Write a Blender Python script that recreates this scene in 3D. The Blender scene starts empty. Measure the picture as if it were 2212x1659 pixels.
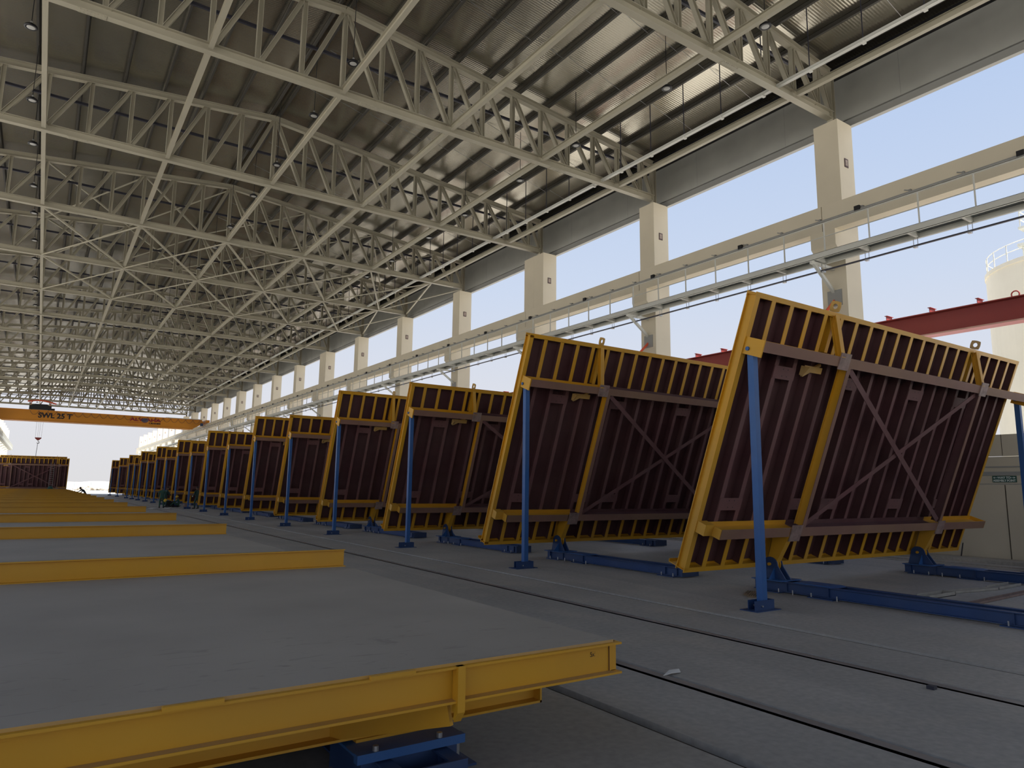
import bpy, bmesh, math, random
from mathutils import Vector, Matrix, Euler
random.seed(7)
C = bpy.context.scene.collection
R = math.radians
sc = bpy.context.scene

# ------------------------------------------------------------------ materials
def nodes_of(name):
    m = bpy.data.materials.new(name); m.use_nodes = True
    nt = m.node_tree; b = nt.nodes['Principled BSDF']
    return m, nt, b
def mat(name, col, rough=.6, metal=0., var=.12, scale=3., dust=None, dust_amt=.0, bump=0., spec=.4, detail=6.):
    """painted / plain surface with soft procedural unevenness, optional dusty patches"""
    m, nt, b = nodes_of(name)
    tc = nt.nodes.new('ShaderNodeTexCoord')
    n = nt.nodes.new('ShaderNodeTexNoise'); n.inputs['Scale'].default_value = scale; n.inputs['Detail'].default_value = detail
    nt.links.new(tc.outputs['Object'], n.inputs['Vector'])
    r = nt.nodes.new('ShaderNodeValToRGB')
    r.color_ramp.elements[0].position = .3; r.color_ramp.elements[1].position = .7
    r.color_ramp.elements[0].color = (*[c*(1-var) for c in col], 1)
    r.color_ramp.elements[1].color = (*[min(1, c*(1+var)) for c in col], 1)
    nt.links.new(n.outputs['Fac'], r.inputs['Fac'])
    out = r.outputs['Color']
    if dust:
        n2 = nt.nodes.new('ShaderNodeTexNoise'); n2.inputs['Scale'].default_value = scale*.35; n2.inputs['Detail'].default_value = 8
        nt.links.new(tc.outputs['Object'], n2.inputs['Vector'])
        r2 = nt.nodes.new('ShaderNodeValToRGB'); r2.color_ramp.elements[0].position = .38; r2.color_ramp.elements[1].position = .68
        r2.color_ramp.elements[0].color = (0, 0, 0, 1); r2.color_ramp.elements[1].color = (dust_amt,)*3+(1,)
        nt.links.new(n2.outputs['Fac'], r2.inputs['Fac'])
        mx = nt.nodes.new('ShaderNodeMixRGB'); mx.inputs['Color2'].default_value = (*dust, 1)
        nt.links.new(r2.outputs['Color'], mx.inputs['Fac']); nt.links.new(out, mx.inputs['Color1']); out = mx.outputs['Color']
    nt.links.new(out, b.inputs['Base Color'])
    b.inputs['Roughness'].default_value = rough; b.inputs['Metallic'].default_value = metal
    b.inputs['Specular IOR Level'].default_value = spec
    if bump:
        bp = nt.nodes.new('ShaderNodeBump'); bp.inputs['Strength'].default_value = bump; bp.inputs['Distance'].default_value = .02
        nt.links.new(n.outputs['Fac'], bp.inputs['Height']); nt.links.new(bp.outputs['Normal'], b.inputs['Normal'])
    return m

YEL = (.66, .335, .012)
M = {}
M['yellow'] = mat('yellow_paint', YEL, .45, var=.06, scale=1.2, dust=(.42, .27, .10), dust_amt=.35)
M['yellow_dusty'] = mat('yellow_paint_dusty', (.56, .33, .07), .6, var=.1, scale=2., dust=(.40, .30, .18), dust_amt=.6)
M['maroon'] = mat('maroon_primer_shaded', (.098, .040, .044), .55, var=.16, scale=2.2, dust=(.15, .085, .08), dust_amt=.5)  # primer toned down: shade between the ribs is put into the colour
M['maroon_rib'] = mat('maroon_primer_lit', (.150, .066, .066), .55, var=.14, scale=2.2, dust=(.20, .12, .11), dust_amt=.5)  # same primer toned up: light caught by rib flanges is painted in
M['brown'] = mat('brown_primer_dusty', (.235, .125, .098), .6, var=.12, scale=1.6, dust=(.32, .22, .10), dust_amt=.35)
M['plate'] = mat('bare_primer_plate', (.26, .17, .15), .5, var=.35, scale=9., dust=(.34, .27, .22), dust_amt=.6)
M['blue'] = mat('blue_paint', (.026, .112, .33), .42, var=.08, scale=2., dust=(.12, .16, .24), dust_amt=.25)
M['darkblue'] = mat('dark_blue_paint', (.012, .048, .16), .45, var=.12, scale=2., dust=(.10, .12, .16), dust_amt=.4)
M['steel'] = mat('cream_painted_steel', (.40, .37, .28), .55, var=.06, scale=.8)
M['cream'] = mat('cream_render', (.66, .595, .455), .8, var=.05, scale=.6, dust=(.60, .54, .42), dust_amt=.5)
M['cream_wall'] = mat('cream_wall_paint', (.60, .54, .42), .8, var=.07, scale=.7, dust=(.50, .455, .36), dust_amt=.6)
M['grey_panel'] = mat('grey_cladding', (.36, .36, .325), .6, var=.07, scale=1.0)
M['grey_trim'] = mat('grey_trim', (.29, .29, .27), .5, var=.06, scale=1.)
M['purlin'] = mat('dark_galvanised_purlin', (.085, .08, .07), .45, .3, var=.1, scale=1.)
M['white_steel'] = mat('offwhite_steel', (.62, .62, .56), .5, var=.05, scale=1.)
M['grating'] = mat('grey_grating', (.26, .28, .28), .6, var=.15, scale=12.)
M['galv'] = mat('galvanised_steel', (.48, .49, .50), .35, .8, var=.1, scale=4.)
M['dark'] = mat('dark_service_pipe', (.035, .035, .05), .5, var=.1, scale=2.)
M['black'] = mat('black_plastic', (.012, .012, .014), .45, var=.1, scale=4.)
M['lens'] = mat('lamp_lens', (.55, .55, .52), .35, var=.03, scale=9.)
M['red'] = mat('red_oxide_paint', (.24, .030, .026), .5, var=.1, scale=.6, dust=(.30, .07, .06), dust_amt=.4)
M['red_light'] = mat('red_flange_pale', (.50, .30, .24), .6, var=.1, scale=1.)  # paler red for the bottom flange edges
M['orange'] = mat('orange_crane_paint', (.60, .235, .016), .45, var=.05, scale=.4)
M['orange_red'] = mat('orange_red_strap', (.75, .12, .05), .6, var=.08, scale=5.)
M['rail'] = mat('worn_rail_steel', (.30, .27, .25), .45, .3, var=.15, scale=2.)
M['rubber'] = mat('dark_groove', (.022, .018, .017), .8, var=.3, scale=3.)
M['groove'] = mat('brown_groove_dirt', (.060, .046, .033), .85, var=.3, scale=3.)
M['silo'] = mat('silo_concrete', (.68, .63, .50), .8, var=.07, scale=.25, dust=(.58, .53, .42), dust_amt=.5)
M['sand'] = mat('pale_sand', (.58, .55, .50), .9, var=.06, scale=.05)
M['rock'] = mat('pale_rubble', (.66, .62, .55), .9, var=.25, scale=.8)
M['fence'] = mat('pale_mesh_fence', (.36, .43, .42), .8, var=.06, scale=.4)
M['skin'] = mat('skin', (.16, .085, .055), .55, var=.08, scale=8.)
M['green'] = mat('green_coverall', (.030, .085, .060), .8, var=.15, scale=6.)
M['dkgreen'] = mat('dark_green_coverall', (.018, .048, .040), .8, var=.15, scale=6.)
M['navy'] = mat('navy_workwear', (.028, .034, .048), .8, var=.15, scale=6.)
M['helmet'] = mat('yellow_helmet', (.75, .47, .03), .35, var=.05, scale=6.)
M['hair'] = mat('black_hair', (.012, .010, .009), .7, var=.1, scale=9.)
M['boot'] = mat('dark_boot', (.02, .018, .016), .6, var=.1, scale=9.)
M['white'] = mat('white_sheet', (.75, .74, .70), .6, var=.05, scale=3.)
M['wood'] = mat('weathered_wood', (.20, .14, .085), .8, var=.25, scale=6.)
M['tarp'] = mat('green_tarpaulin', (.015, .075, .065), .6, var=.2, scale=5.)
M['sign_green'] = mat('sign_green', (.012, .075, .058), .5, var=.04, scale=3.)
M['sign_white'] = mat('sign_white', (.66, .72, .68), .5, var=.03, scale=3.)
M['letter_black'] = mat('lettering_black', (.016, .013, .014), .5, var=.03, scale=3.)
M['letter_red'] = mat('lettering_red', (.34, .022, .030), .5, var=.03, scale=3.)
M['letter_blue'] = mat('emblem_slate', (.10, .085, .12), .5, var=.05, scale=3.)
M['plaque'] = mat('brown_plaque', (.10, .066, .060), .6, var=.25, scale=12.)
M['plaque_in'] = mat('plaque_centre', (.38, .30, .24), .6, var=.3, scale=14.)

def floor_material():
    m, nt, b = nodes_of('power_trowelled_concrete')
    tc = nt.nodes.new('ShaderNodeTexCoord')
    def noise(scale, detail=8, mapping=None, dist=0):
        n = nt.nodes.new('ShaderNodeTexNoise'); n.inputs['Scale'].default_value = scale; n.inputs['Detail'].default_value = detail
        n.inputs['Distortion'].default_value = dist
        if mapping:
            mp = nt.nodes.new('ShaderNodeMapping'); mp.inputs['Scale'].default_value = mapping
            nt.links.new(tc.outputs['Object'], mp.inputs['Vector']); nt.links.new(mp.outputs['Vector'], n.inputs['Vector'])
        else: nt.links.new(tc.outputs['Object'], n.inputs['Vector'])
        return n
    def ramp(src, a, b_, ca, cb):
        r = nt.nodes.new('ShaderNodeValToRGB'); r.color_ramp.elements[0].position = a; r.color_ramp.elements[1].position = b_
        r.color_ramp.elements[0].color = (*ca, 1); r.color_ramp.elements[1].color = (*cb, 1)
        nt.links.new(src, r.inputs['Fac']); return r.outputs['Color']
    def mix(f, a, c, mode='MIX', val=None):
        x = nt.nodes.new('ShaderNodeMixRGB'); x.blend_type = mode
        if val is None: nt.links.new(f, x.inputs['Fac'])
        else: x.inputs['Fac'].default_value = val
        nt.links.new(a, x.inputs['Color1'])
        if isinstance(c, tuple): x.inputs['Color2'].default_value = (*c, 1)
        else: nt.links.new(c, x.inputs['Color2'])
        return x.outputs['Color']
    base = ramp(noise(.35, 10).outputs['Fac'], .32, .68, (.36, .345, .315), (.46, .435, .395))
    streak = ramp(noise(1.2, 8, (1, .12, 1), .6).outputs['Fac'], .45, .75, (0, 0, 0), (.5, .5, .5))
    col = mix(streak, base, (.30, .29, .27))
    dust = ramp(noise(.8, 12, None, .4).outputs['Fac'], .5, .72, (0, 0, 0), (.55, .55, .55))
    col = mix(dust, col, (.50, .455, .39))
    fine = ramp(noise(14, 10).outputs['Fac'], .3, .7, (.86, .86, .86), (1.08, 1.08, 1.08))
    col = mix(None, col, fine, 'MULTIPLY', 1.)
    nt.links.new(col, b.inputs['Base Color'])
    b.inputs['Roughness'].default_value = .62; b.inputs['Specular IOR Level'].default_value = .35
    return m
M['floor'] = floor_material()

def deck_material():
    """steel casting surface under a film of pale cement dust with wiped smears"""
    m, nt, b = nodes_of('dusty_casting_deck')
    tc = nt.nodes.new('ShaderNodeTexCoord')
    n1 = nt.nodes.new('ShaderNodeTexNoise'); n1.inputs['Scale'].default_value = .9; n1.inputs['Detail'].default_value = 10
    mp = nt.nodes.new('ShaderNodeMapping'); mp.inputs['Scale'].default_value = (1.0, 3.2, 1); mp.inputs['Rotation'].default_value = (0, 0, .3)
    n2 = nt.nodes.new('ShaderNodeTexNoise'); n2.inputs['Scale'].default_value = 3.0; n2.inputs['Detail'].default_value = 9; n2.inputs['Distortion'].default_value = 1.6
    nt.links.new(tc.outputs['Object'], n1.inputs['Vector']); nt.links.new(tc.outputs['Object'], mp.inputs['Vector']); nt.links.new(mp.outputs['Vector'], n2.inputs['Vector'])
    r1 = nt.nodes.new('ShaderNodeValToRGB'); r1.color_ramp.elements[0].position = .3; r1.color_ramp.elements[1].position = .7
    r1.color_ramp.elements[0].color = (.355, .320, .270, 1); r1.color_ramp.elements[1].color = (.42, .38, .32, 1)
    nt.links.new(n1.outputs['Fac'], r1.inputs['Fac'])
    r2 = nt.nodes.new('ShaderNodeValToRGB'); r2.color_ramp.elements[0].position = .60; r2.color_ramp.elements[1].position = .70
    r2.color_ramp.elements[0].color = (0, 0, 0, 1); r2.color_ramp.elements[1].color = (.5, .5, .5, 1)
    nt.links.new(n2.outputs['Fac'], r2.inputs['Fac'])
    # smears gather in a band near the free edge of the table (local y)
    sx = nt.nodes.new('ShaderNodeSeparateXYZ'); nt.links.new(tc.outputs['Object'], sx.inputs['Vector'])
    mr = nt.nodes.new('ShaderNodeMapRange'); mr.inputs['From Min'].default_value = -3.4; mr.inputs['From Max'].default_value = -4.6
    nt.links.new(sx.outputs['Y'], mr.inputs['Value'])
    mu = nt.nodes.new('ShaderNodeMath'); mu.operation = 'MULTIPLY'
    nt.links.new(r2.outputs['Color'], mu.inputs[0]); nt.links.new(mr.outputs['Result'], mu.inputs[1])
    mx = nt.nodes.new('ShaderNodeMixRGB'); mx.inputs['Color2'].default_value = (.21, .185, .16, 1)
    nt.links.new(mu.outputs[0], mx.inputs['Fac']); nt.links.new(r1.outputs['Color'], mx.inputs['Color1'])
    nt.links.new(mx.outputs['Color'], b.inputs['Base Color']); b.inputs['Roughness'].default_value = .7
    b.inputs['Specular IOR Level'].default_value = .3
    return m
M['deck'] = deck_material()

def roof_material():
    """shiny profiled sheet, ribs running down the slope"""
    m, nt, b = nodes_of('profiled_roof_sheet')
    tc = nt.nodes.new('ShaderNodeTexCoord')
    w = nt.nodes.new('ShaderNodeTexWave'); w.bands_direction = 'Y'; w.inputs['Scale'].default_value = 3.2; w.inputs['Distortion'].default_value = .0
    n = nt.nodes.new('ShaderNodeTexNoise'); n.inputs['Scale'].default_value = .7; n.inputs['Detail'].default_value = 4
    mp = nt.nodes.new('ShaderNodeMapping'); mp.inputs['Scale'].default_value = (.25, 6, 1)
    n3 = nt.nodes.new('ShaderNodeTexNoise'); n3.inputs['Scale'].default_value = 1.2; n3.inputs['Detail'].default_value = 3
    nt.links.new(tc.outputs['Object'], w.inputs['Vector']); nt.links.new(tc.outputs['Object'], n.inputs['Vector'])
    nt.links.new(tc.outputs['Object'], mp.inputs['Vector']); nt.links.new(mp.outputs['Vector'], n3.inputs['Vector'])
    r = nt.nodes.new('ShaderNodeValToRGB'); r.color_ramp.elements[0].color = (.40, .375, .30, 1); r.color_ramp.elements[1].color = (.49, .46, .375, 1)
    nt.links.new(n.outputs['Fac'], r.inputs['Fac']); nt.links.new(r.outputs['Color'], b.inputs['Base Color'])
    b.inputs['Metallic'].default_value = .85; b.inputs['Roughness'].default_value = .24
    ad = nt.nodes.new('ShaderNodeMath'); ad.operation = 'ADD'
    nt.links.new(w.outputs['Fac'], ad.inputs[0]); nt.links.new(n3.outputs['Fac'], ad.inputs[1])
    bp = nt.nodes.new('ShaderNodeBump'); bp.inputs['Strength'].default_value = .22; bp.inputs['Distance'].default_value = .012
    nt.links.new(ad.outputs[0], bp.inputs['Height']); nt.links.new(bp.outputs['Normal'], b.inputs['Normal'])
    return m
M['roof'] = roof_material()

# ------------------------------------------------------------------ mesh builder
class MB:
    def __init__(s): s.v = []; s.f = []; s.mi = []
    def poly(s, pts, mi=0):
        i = len(s.v); s.v += [tuple(p) for p in pts]; s.f.append(list(range(i, i+len(pts)))); s.mi.append(mi)
    def box(s, x0, x1, y0, y1, z0, z1, mi=0, fm=None):
        i = len(s.v)
        s.v += [(x0,y0,z0),(x1,y0,z0),(x1,y1,z0),(x0,y1,z0),(x0,y0,z1),(x1,y0,z1),(x1,y1,z1),(x0,y1,z1)]
        fs = [(0,3,2,1),(4,5,6,7),(0,1,5,4),(1,2,6,5),(2,3,7,6),(3,0,4,7)]   # -z +z -y +x +y -x
        for k, f in enumerate(fs):
            s.f.append([i+a for a in f]); s.mi.append(fm[k] if fm else mi)
        return s
    def bar(s, p, q, w, h, up=(0,0,1), mi=0, off=(0,0)):
        """box from p to q, width w sideways, height h along up"""
        p = Vector(p); q = Vector(q); d = (q-p).normalized(); up = Vector(up)
        side = d.cross(up)
        if side.length < 1e-6: side = d.cross(Vector((1,0,0)))
        side.normalize(); u = side.cross(d).normalized()
        p = p+side*off[0]+u*off[1]; q = q+side*off[0]+u*off[1]
        i = len(s.v)
        for e in (p, q):
            for a, b in ((-1,-1),(1,-1),(1,1),(-1,1)): s.v.append(tuple(e+side*(a*w/2)+u*(b*h/2)))
        for f in ((0,1,2,3),(7,6,5,4),(0,4,5,1),(1,5,6,2),(2,6,7,3),(3,7,4,0)):
            s.f.append([i+a for a in f]); s.mi.append(mi)
        return s
    def ibeam(s, p, q, h, b, tw=.012, tf=.016, up=(0,0,1), mi=0, mtop=None, mbot=None):
        s.bar(p, q, tw, h-2*tf, up, mi)
        s.bar(p, q, b, tf, up, mi if mtop is None else mtop, (0, h/2-tf/2))
        s.bar(p, q, b, tf, up, mi if mbot is None else mbot, (0, -h/2+tf/2))
        return s
    def tube(s, pts, r, n=8, mi=0, cap=True):
        pts = [Vector(p) for p in pts]; rings = []
        ref = None
        for k, p in enumerate(pts):
            d = (pts[min(k+1, len(pts)-1)]-pts[max(k-1, 0)]).normalized()
            if ref is None: ref = Vector((0,0,1)) if abs(d.z) < .9 else Vector((1,0,0))
            a = d.cross(ref).normalized(); b = a.cross(d).normalized(); ref = b
            rr = r[k] if isinstance(r, (list, tuple)) else r
            i = len(s.v)
            for j in range(n):
                t = 2*math.pi*j/n; s.v.append(tuple(p+a*(rr*math.cos(t))+b*(rr*math.sin(t))))
            rings.append(i)
        for A, B in zip(rings, rings[1:]):
            for j in range(n): s.f.append([A+j, A+(j+1)%n, B+(j+1)%n, B+j]); s.mi.append(mi)
        if cap:
            s.f.append([rings[0]+j for j in range(n)][::-1]); s.mi.append(mi)
            s.f.append([rings[-1]+j for j in range(n)]); s.mi.append(mi)
        return s
    def lathe(s, prof, n=20, c=(0,0,0), mi=0):
        rings = []
        for r, z in prof:
            i = len(s.v); rings.append(i)
            for j in range(n):
                t = 2*math.pi*j/n; s.v.append((c[0]+r*math.cos(t), c[1]+r*math.sin(t), c[2]+z))
        for A, B in zip(rings, rings[1:]):
            for j in range(n): s.f.append([A+j, A+(j+1)%n, B+(j+1)%n, B+j]); s.mi.append(mi)
        s.f.append([rings[0]+j for j in range(n)][::-1]); s.mi.append(mi)
        s.f.append([rings[-1]+j for j in range(n)]); s.mi.append(mi)
        return s
    def prism(s, pts, ext, mi=0):
        """planar polygon extruded by the vector ext"""
        i = len(s.v); n = len(pts); e = Vector(ext)
        s.v += [tuple(p) for p in pts]+[tuple(Vector(p)+e) for p in pts]
        s.f.append([i+k for k in range(n)][::-1]); s.f.append([i+n+k for k in range(n)]); s.mi += [mi, mi]
        for k in range(n):
            s.f.append([i+k, i+(k+1)%n, i+n+(k+1)%n, i+n+k]); s.mi.append(mi)
        return s
    def ringplate(s, outer, inner, ext, mi=0):
        """plate with a hole: outer and inner loops of the same count"""
        n = len(outer); i = len(s.v); e = Vector(ext)
        for L in (outer, inner): s.v += [tuple(p) for p in L]
        for L in (outer, inner): s.v += [tuple(Vector(p)+e) for p in L]
        for k in range(n):
            j = (k+1) % n
            s.f += [[i+k, i+n+k, i+n+j, i+j], [i+2*n+k, i+2*n+j, i+3*n+j, i+3*n+k], [i+k, i+j, i+2*n+j, i+2*n+k], [i+n+k, i+3*n+k, i+3*n+j, i+n+j]]
            s.mi += [mi]*4
        return s
    def mesh(s, name, mats):
        me = bpy.data.meshes.new(name); me.from_pydata(s.v, [], s.f)
        for m in (mats if isinstance(mats, (list, tuple)) else [mats]): me.materials.append(m)
        me.polygons.foreach_set('material_index', s.mi); me.update()
        bm = bmesh.new(); bm.from_mesh(me); bmesh.ops.recalc_face_normals(bm, faces=bm.faces); bm.to_mesh(me); bm.free()
        return me
    def build(s, name, mats, parent=None, loc=None, smooth=False):
        o = bpy.data.objects.new(name, s.mesh(name, mats)); C.objects.link(o)
        if parent is not None: o.parent = parent
        if loc is not None: o.location = loc
        if smooth:
            for p in o.data.polygons: p.use_smooth = True
        return o
def tag(o, label=None, cat=None, group=None, kind=None):
    if label: o['label'] = label
    if cat: o['category'] = cat
    if group: o['group'] = group
    if kind: o['kind'] = kind
    return o
def empty(name, loc=(0,0,0), rot=(0,0,0)):
    o = bpy.data.objects.new(name, None); C.objects.link(o); o.location = loc; o.rotation_euler = rot; o.empty_display_size = .2
    return o
_KID = {}
def copy_tree(o, parent=None):
    if o.name not in _KID: _KID[o.name] = [x for x in o.children]
    c = o.copy(); C.objects.link(c)
    if parent is not None: c.parent = parent
    ks = [copy_tree(ch, c) for ch in _KID[o.name]]
    _KID[c.name] = ks
    return c
def struct(o, label=None): return tag(o, label, None, None, 'structure')
ORD = ['first','second','third','fourth','fifth','sixth','seventh','eighth','ninth','tenth','eleventh','twelfth','thirteenth','fourteenth','fifteenth','sixteenth','seventeenth','eighteenth','nineteenth','twentieth','twenty-first','twenty-second','twenty-third','twenty-fourth','twenty-fifth','twenty-sixth','twenty-seventh','twenty-eighth','twenty-ninth','thirtieth','thirty-first','thirty-second']

# ------------------------------------------------------------------ hall grid
BAY = 8.84; Y0 = 12.42
NB = 15                                     # bays under the roof
CX = 7.35                                   # hall centre line
XR = 22.0; XL = 2*CX-XR
YT = [Y0+.45+BAY*k for k in range(NB+1)]    # roof truss lines
ROOF_A, ROOF_B = -46.0, YT[-1]+1.2
RX = 7.4
def roof_z(x): return 18.60-.095*abs(x-RX)
DOUBLE = {2, 6, 10, 14}
NCOL = 24

# floor -------------------------------------------------------------
f = MB()
grooves = [(4.26,4.41,-.06,2),(5.44,5.50,-.05,1),(5.60,5.66,-.05,1),(7.60,7.66,-.05,1),(7.76,7.83,-.05,1),(8.90,9.06,-.03,2)]
x = -9.0
for a, b, d, mi in grooves:
    f.box(x, a, -50, 150, -.3, 0, 0); f.box(a, b, -50, 150, -.3, d, mi); x = b
f.box(x, 20.86, -50, 150, -.3, 0, 0)
f.box(20.86, 21.02, -50, 150, -.3, -.05, 2); f.box(21.02, 23.9, -50, 150, -.3, .0, 0)
o = f.build('floor', [M['floor'], M['rubber'], M['groove']]); struct(o, 'grey trowelled concrete floor with sunken rail grooves')
# raised kerb strips along the wall
for i, (a, b, h) in enumerate(((21.3, 21.62, .05), (22.15, 23.1, .10))):
    o = MB().box(a, b, -50, 150, .0, h).build('trim_%d' % (i+1), M['floor']); struct(o, 'low concrete kerb strip along the wall')
g = MB(); g.box(-900, 900, -400, 1500, -.6, -.31); o = g.build('ground', M['sand']); struct(o, 'pale sandy ground outside the hall')
g = MB(); g.box(-60, 80, 150, 420, -.31, -.02); o = g.build('yard', M['sand']); struct(o, 'pale sandy yard beyond the open end')
for i, xx in enumerate((5.55, 7.71)):
    r = MB().box(xx-.05, xx+.05, -50, 150, -.05, .004).build('floor_rail', M['rail'])
    tag(r, ['worn steel rail set flush in the aisle floor beside the flat tables', 'steel rail set flush in the aisle floor beside the raised tables'][i], 'rail', 'aisle rails')

# wall behind the columns -------------------------------------------
w = MB(); w.box(23.15, 23.45, -6, 22, 0, 2.72, 0); w.box(23.22, 23.45, -6, 22, 2.72, 3.02, 0); w.box(23.17, 23.45, -6, 22, 3.04, 3.66, 0)
w.box(23.12, 23.2, -6, 22, 2.70, 2.735, 1); w.box(23.13, 23.2, -6, 22, 2.215, 2.235, 1)
for yy in (-3.6, 1.0, 4.8, 8.74, 12.6, 16.4): w.box(23.143, 23.16, yy-.012, yy+.012, .1, 2.2, 2); w.box(23.163, 23.18, yy-.006, yy+.006, 3.05, 3.66, 2)
o = w.build('wall_side', [M['cream_wall'], M['grey_trim'], M['groove']]); struct(o, 'cream precast boundary wall behind the raised tables')
o = MB().box(23.11, 23.15, 8.3, 9.6, 2.47, 2.58).build('conduit', M['grey_trim']); tag(o, 'grey conduit box fixed on the wall just above the green sign', 'conduit')

def text(name, s, size, m, parent, loc, rot, align='CENTER', depth=.004, xs=1., bold=0.):
    cu = bpy.data.curves.new(name, 'FONT'); cu.body = s; cu.size = size; cu.align_x = align; cu.align_y = 'CENTER'
    cu.extrude = depth; cu.offset = bold; cu.materials.append(m)
    tmp = bpy.data.objects.new('tmp', cu); C.objects.link(tmp)
    me = bpy.data.meshes.new_from_object(tmp.evaluated_get(bpy.context.evaluated_depsgraph_get()))
    bpy.data.objects.remove(tmp); bpy.data.curves.remove(cu)
    for v in me.vertices: v.co.x *= xs
    o = bpy.data.objects.new(name, me); C.objects.link(o); o.parent = parent; o.location = loc; o.rotation_euler = rot
    return o
sg = empty('direction_sign', (23.14, 8.735, 2.365)); tag(sg, 'green WAY TO ASSEMBLY POINT sign with white arrows on the wall', 'sign')
MB().box(-.015, .008, -.305, .305, -.093, .093).build('board', M['sign_green'], sg)
rr = (R(90), 0, R(-90))
text('lettering', 'WAY TO', .085, M['sign_white'], sg, (-.018, .0, .04), rr, xs=.95, bold=.002)
text('lettering', 'ASSEMBLY POINT', .085, M['sign_white'], sg, (-.018, 0, -.045), rr, xs=.86, bold=.002)
for d in (-1, 1):
    a = MB(); a.box(-.019, -.015, min(d*.15, d*.25), max(d*.15, d*.25), .035, .045)
    a.prism([(-.019, d*.285, .04), (-.019, d*.235, .068), (-.019, d*.248, .04), (-.019, d*.235, .012)], (.004, 0, 0)); a.build('arrow', M['sign_white'], sg)

# ------------------------------------------------------------------ columns
def col_span(k):
    yc = YT[0]+BAY*k
    return (yc-.9, yc+.9) if k in DOUBLE else (yc-.45, yc+.45)
def column_mesh(w, mirror):
    c = MB(); s = -1 if mirror else 1
    def bx(x0, x1, *a): c.box(min(s*x0, s*x1), max(s*x0, s*x1), *a)
    bx(0, .91, -w, w, 0, 14.92)
    pts = [(0,-w,10.12), (-.44,-w,10.12), (-.54,-w,10.22), (-.54,-w,10.76), (0,-w,10.76)]
    c.prism([(s*p[0], p[1], p[2]) for p in pts], (0, 2*w, 0))
    if w > .6:
        bx(-.004, 0, -.012, .012, 0, 14.92)
    return c
def plaque(parent, w, s):
    p = MB(); cx = s*.42
    p.box(cx-.11, cx+.11, -w-.02, -w, 13.20, 13.52, 0); p.box(cx-.07, cx+.07, -w-.024, -w-.02, 13.26, 13.47, 1)
    return p.build('number_plaque', [M['plaque'], M['plaque_in']], parent)
protos = {}
def put_column(k, mirror):
    a, b = col_span(k); w = (b-a)/2; key = (round(w, 2), mirror); x = XL if mirror else XR
    if key not in protos:
        r = column_mesh(w, mirror).build('concrete_column', M['cream']); plaque(r, w, -1 if mirror else 1); protos[key] = r
    else: r = copy_tree(protos[key])
    r.location = (x, (a+b)/2, 0)
    side = 'row beyond flat tables' if mirror else 'row behind raised tables'
    kind = 'paired' if k in DOUBLE else 'single'
    where = 'carrying the roof' if k <= NB else 'past the roof end'
    tag(r, 'cream %s concrete column %s, %s in the %s' % (kind, where, ORD[k], side), 'column', 'columns of the '+('far row' if mirror else 'row behind the raised tables'), 'thing')
    return r
for k in range(NCOL): put_column(k, False)
for k in range(12, NCOL): put_column(k, True)

# crane runway beams, one between each two columns
rb = MB().box(-.21, .21, -BAY/2+.012, BAY/2-.012, 10.76, 11.665).build('runway_beam', M['cream'])
first = True
def put_runway(k, mirror):
    global first
    o = rb if first else rb.copy()
    if not first: C.objects.link(o)
    first = False
    x = 21.68; x = 2*CX-x if mirror else x
    o.location = (x, YT[0]+BAY*(k-.5), 0)
    tag(o, 'cream concrete runway beam, %s span in the %s' % (ORD[k], 'far row beyond the flat tables' if mirror else 'row behind the raised tables'), 'beam', 'crane runway beams')
for k in range(0, NCOL): put_runway(k, False)
for k in range(12, NCOL): put_runway(k, True)
for mir in (False, True):
    x = 21.68 if not mir else 2*CX-21.68
    ya = 3 if not mir else YT[0]+BAY*11.5
    o = MB().box(x-.04, x+.04, ya, YT[0]+BAY*(NCOL-.5), 11.665, 11.74).build('crane_rail', M['rail'])
    tag(o, 'steel crane rail along the top of the runway beams '+('beyond the flat tables' if mir else 'behind the raised tables'), 'rail', 'crane rails')

# conductor bar with clips and junction boxes
t = empty('conductor_bar', (21.39, 3, 11.13)); tag(t, 'grey conductor bar with black boxes clipped along the runway beam', 'conductor bar')
MB().box(-.03, .045, 0, 205, -.055, .0, 0).build('bar', M['grey_trim'], t)
MB().box(-.05, -.03, 0, 205, -.075, -.05, 0).build('lower_bar', M['galv'], t)
for i in range(96):
    c = MB(); c.box(-.02, .08, -.03, .03, .0, .07); c.bar((-.02, 0, .03), (.0, .16, .10), .03, .03)
    c.build('clip', M['grey_trim'], t, (0, .9+i*1.5, 0))
for i in range(22):
    MB().box(-.09, .0, -.09, .09, -.06, .09).build('junction_box', M['black'], t, (0, 3.95+i*4.6, 0))

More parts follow.
